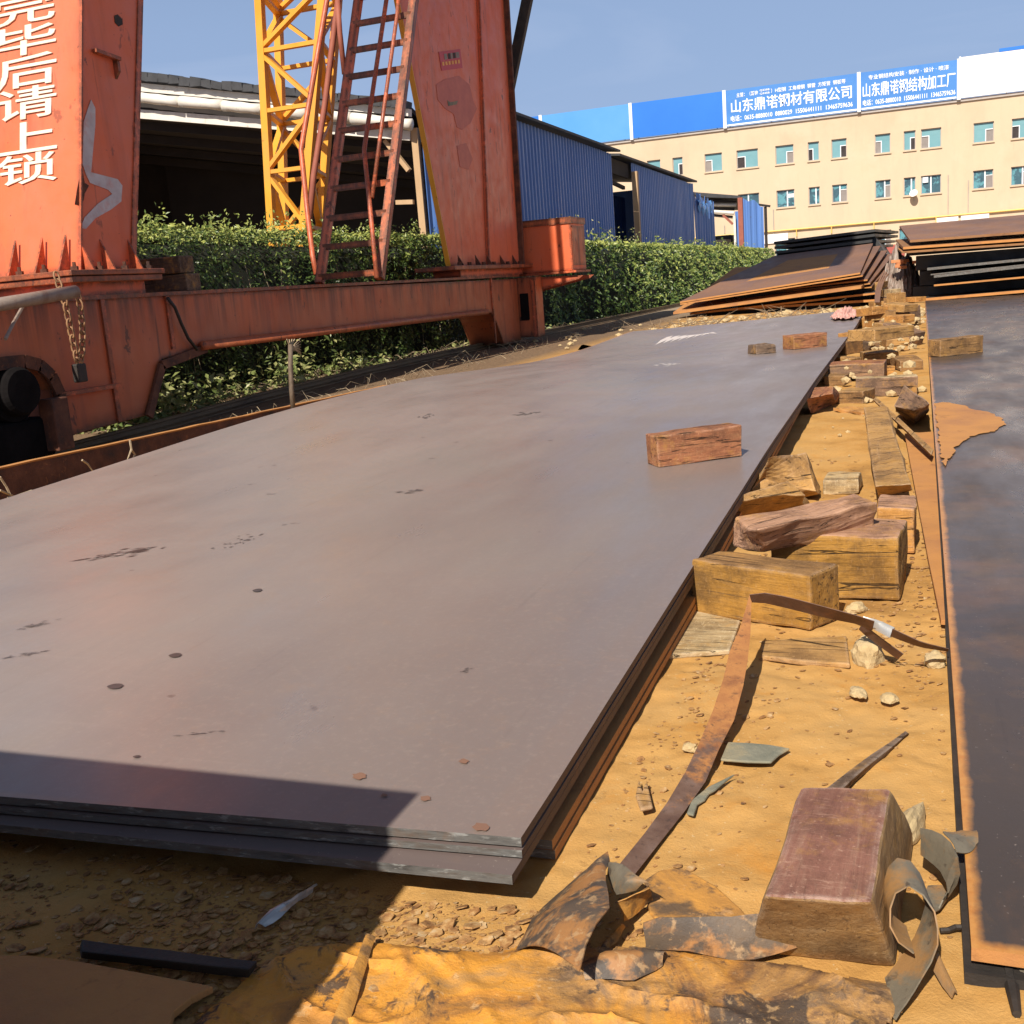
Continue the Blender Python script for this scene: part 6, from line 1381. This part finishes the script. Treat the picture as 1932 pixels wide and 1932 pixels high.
def flake(x, y, s, z=None):
    n_ = rr.randint(4, 7); a0 = rr.uniform(0, 6); tilt = Vector((rr.uniform(-.3, .3), rr.uniform(-.3, .3), 1)).normalized(); e1 = tilt.orthogonal().normalized(); e2 = tilt.cross(e1); el = rr.uniform(.5, 1)
    c_ = Vector((x, y, (gz(x, y) if z is None else z) + s * .22)); P_ = [c_ + e1 * math.cos(a0 + 6.283 * k_ / n_) * s * rr.uniform(.65, 1) + e2 * math.sin(a0 + 6.283 * k_ / n_) * s * el * rr.uniform(.65, 1) for k_ in range(n_)]
    b.prism(P_, tilt * s * rr.uniform(.08, .2))
for i in range(6500):
    x = rr.gauss(-.95, .28) if rr.random() < .7 else rr.uniform(-2., -.5); y = rr.uniform(.98, 1.5) if x < -.56 else rr.uniform(1.15, 1.6); flake(x, y, .0022 * (1 / max(.04, rr.random())) ** .62 * rr.uniform(.8, 1.2))
for i in range(900):
    y = 1.5 + 2.4 * rr.random(); x = -.56 + abs(rr.gauss(0, .10)) if rr.random() < .45 else rr.uniform(-.55, .05); flake(x, y, rr.choice((.003, .004, .005, .007, .010)) * rr.uniform(.6, 1.2))
for i in range(700): y = 2.6 + 3.2 * rr.random(); x = rr.uniform(-.12, .06) if rr.random() < .6 else rr.uniform(-.6, .05); flake(x, y, rr.uniform(.004, .014))
tag(b.build('rust_flakes', 'flake'), 'loose rust flakes and chips scattered over the near ochre ground', 'rust flakes', kind='stuff')
for i, (px, py, s, lab) in enumerate(((770, 1800 - 78, .03, 'x'),)): pass
b = MB(); b.loft([Zp(478, 1752, .012), Zp(500, 1725, .02), Zp(545, 1700, .02), Zp(600, 1670, .018)], [Zp(500, 1750, .012), Zp(530, 1730, .012), Zp(550, 1712, .012), Zp(590, 1682, .012)], 4, (0, 0, .008), .004); tag(b.build('foil_scrap', 'zinc', thick=.001), 'crumpled silvery foil scrap in the shaded dirt below the plate stack', 'foil')
b = MB()
def twig(P, r=.004): b.tube(P, [r] * (len(P) - 1) + [r * .4], 5)
rr = random.Random(21)
for i in range(95):
    x = rr.uniform(-4.4, -1.4); y = 19.4 + 1.2 * rr.random() + (0 if x > -3 else -1.6); a = rr.uniform(0, 3.14); l = rr.uniform(.2, .7); z = rr.uniform(.03, .16)
    twig([(x, y, z), (x + math.cos(a) * l * .5, y + math.sin(a) * l * .3, z + rr.uniform(-.02, .16)), (x + math.cos(a) * l, y + math.sin(a) * l * .5, z + rr.uniform(0, .22))], .006)
tag(b.build('brushwood', 'brush'), 'tangled dry brushwood lying between the big plate and the rusty stack', 'brushwood', kind='stuff')
b = MB(); xq = -4.7
for P in (((0, 900), (12, 918), (20, 935), (8, 945)), ((0, 946), (25, 938), (60, 926), (62, 928)), ((0, 925), (30, 938), (48, 942), (58, 946)), ((155, 868), (165, 875), (178, 893)), ((245, 830), (248, 848), (240, 868)), ((248, 848), (255, 858), (250, 866)), ((113, 918), (118, 908), (122, 906))): twig([Xp(px, py, xq) for px, py in P], .007)
tag(b.build('twigs', 'twig'), 'few pale dry twigs sticking up behind the left edge of the big plate', 'twigs', kind='stuff')
b = MB(); b.tube([Xp(553, 772, -5.2), Xp(550, 735, -5.2), Xp(548, 690, -5.2), Xp(548, 650, -5.2)], .022, 8); rp_ = tag(b.build('wire_rope', 'rope', smooth=True), 'upright stub of frayed wire rope behind the big plate', 'wire rope')
b = MB(); e0 = Xp(549, 662, -5.2)
for i in range(12): a = i * .25 - 1.4; b.tube([e0, e0 + Vector((.02, .04, .03 + .02 * a)), e0 + Vector((.03, .11 + .02 * math.sin(i * 3), .03 + .05 * a))], .0035, 4)
for i in range(4): b.tube([Xp(548, 655, -5.2), Xp(541 + i * 5, 640, -5.2)], .006, 4)
b.build('frayed_strands', 'twig', rp_)
b = MB(); rr = random.Random(3)
rc_ = Zp(1595, 595, .2); n_ = 44; vs = []
for j in range(n_ + 1):
    for i in range(n_ + 1):
        u, v = i / n_ * 2 - 1, j / n_ * 2 - 1; r_ = math.hypot(u, v) + .35 * mnoise.noise(Vector((u * 2.2, v * 2.2, 8)))
        z = max(0, 1 - r_) ** .6 * .11 * (.35 + 1.1 * (1 - abs(mnoise.noise(Vector((u * 3.2, v * 3.2, 4))))) ** 3) + .03 * mnoise.noise(Vector((u * 9, v * 9, 1))) * (r_ < 1)
        vs.append((rc_.x + u * .20, rc_.y + v * .8, .185 + z if r_ < 1.02 else -.2))
b.add(vs, [q for j in range(n_) for i in range(n_) for q in [(j * (n_ + 1) + i, j * (n_ + 1) + i + 1, (j + 1) * (n_ + 1) + i + 1, (j + 1) * (n_ + 1) + i)] if all(vs[t][2] > -.1 for t in q)])
tag(b.build('rag', 'rag', smooth=True), 'crumpled pink rag at the far right corner of the big plate', 'rag')
p = Xp(1105, 658, -4.6); b = MB(); b.prism([Xp(1090, 660, -4.6), Xp(1097, 651, -4.6), Xp(1118, 655, -4.6), Xp(1112, 662, -4.6)], (0, .1, 0)); tag(b.build('wood_chip', 'w_orange'), 'orange wood chip behind the far left edge of the big plate', 'wood chip')
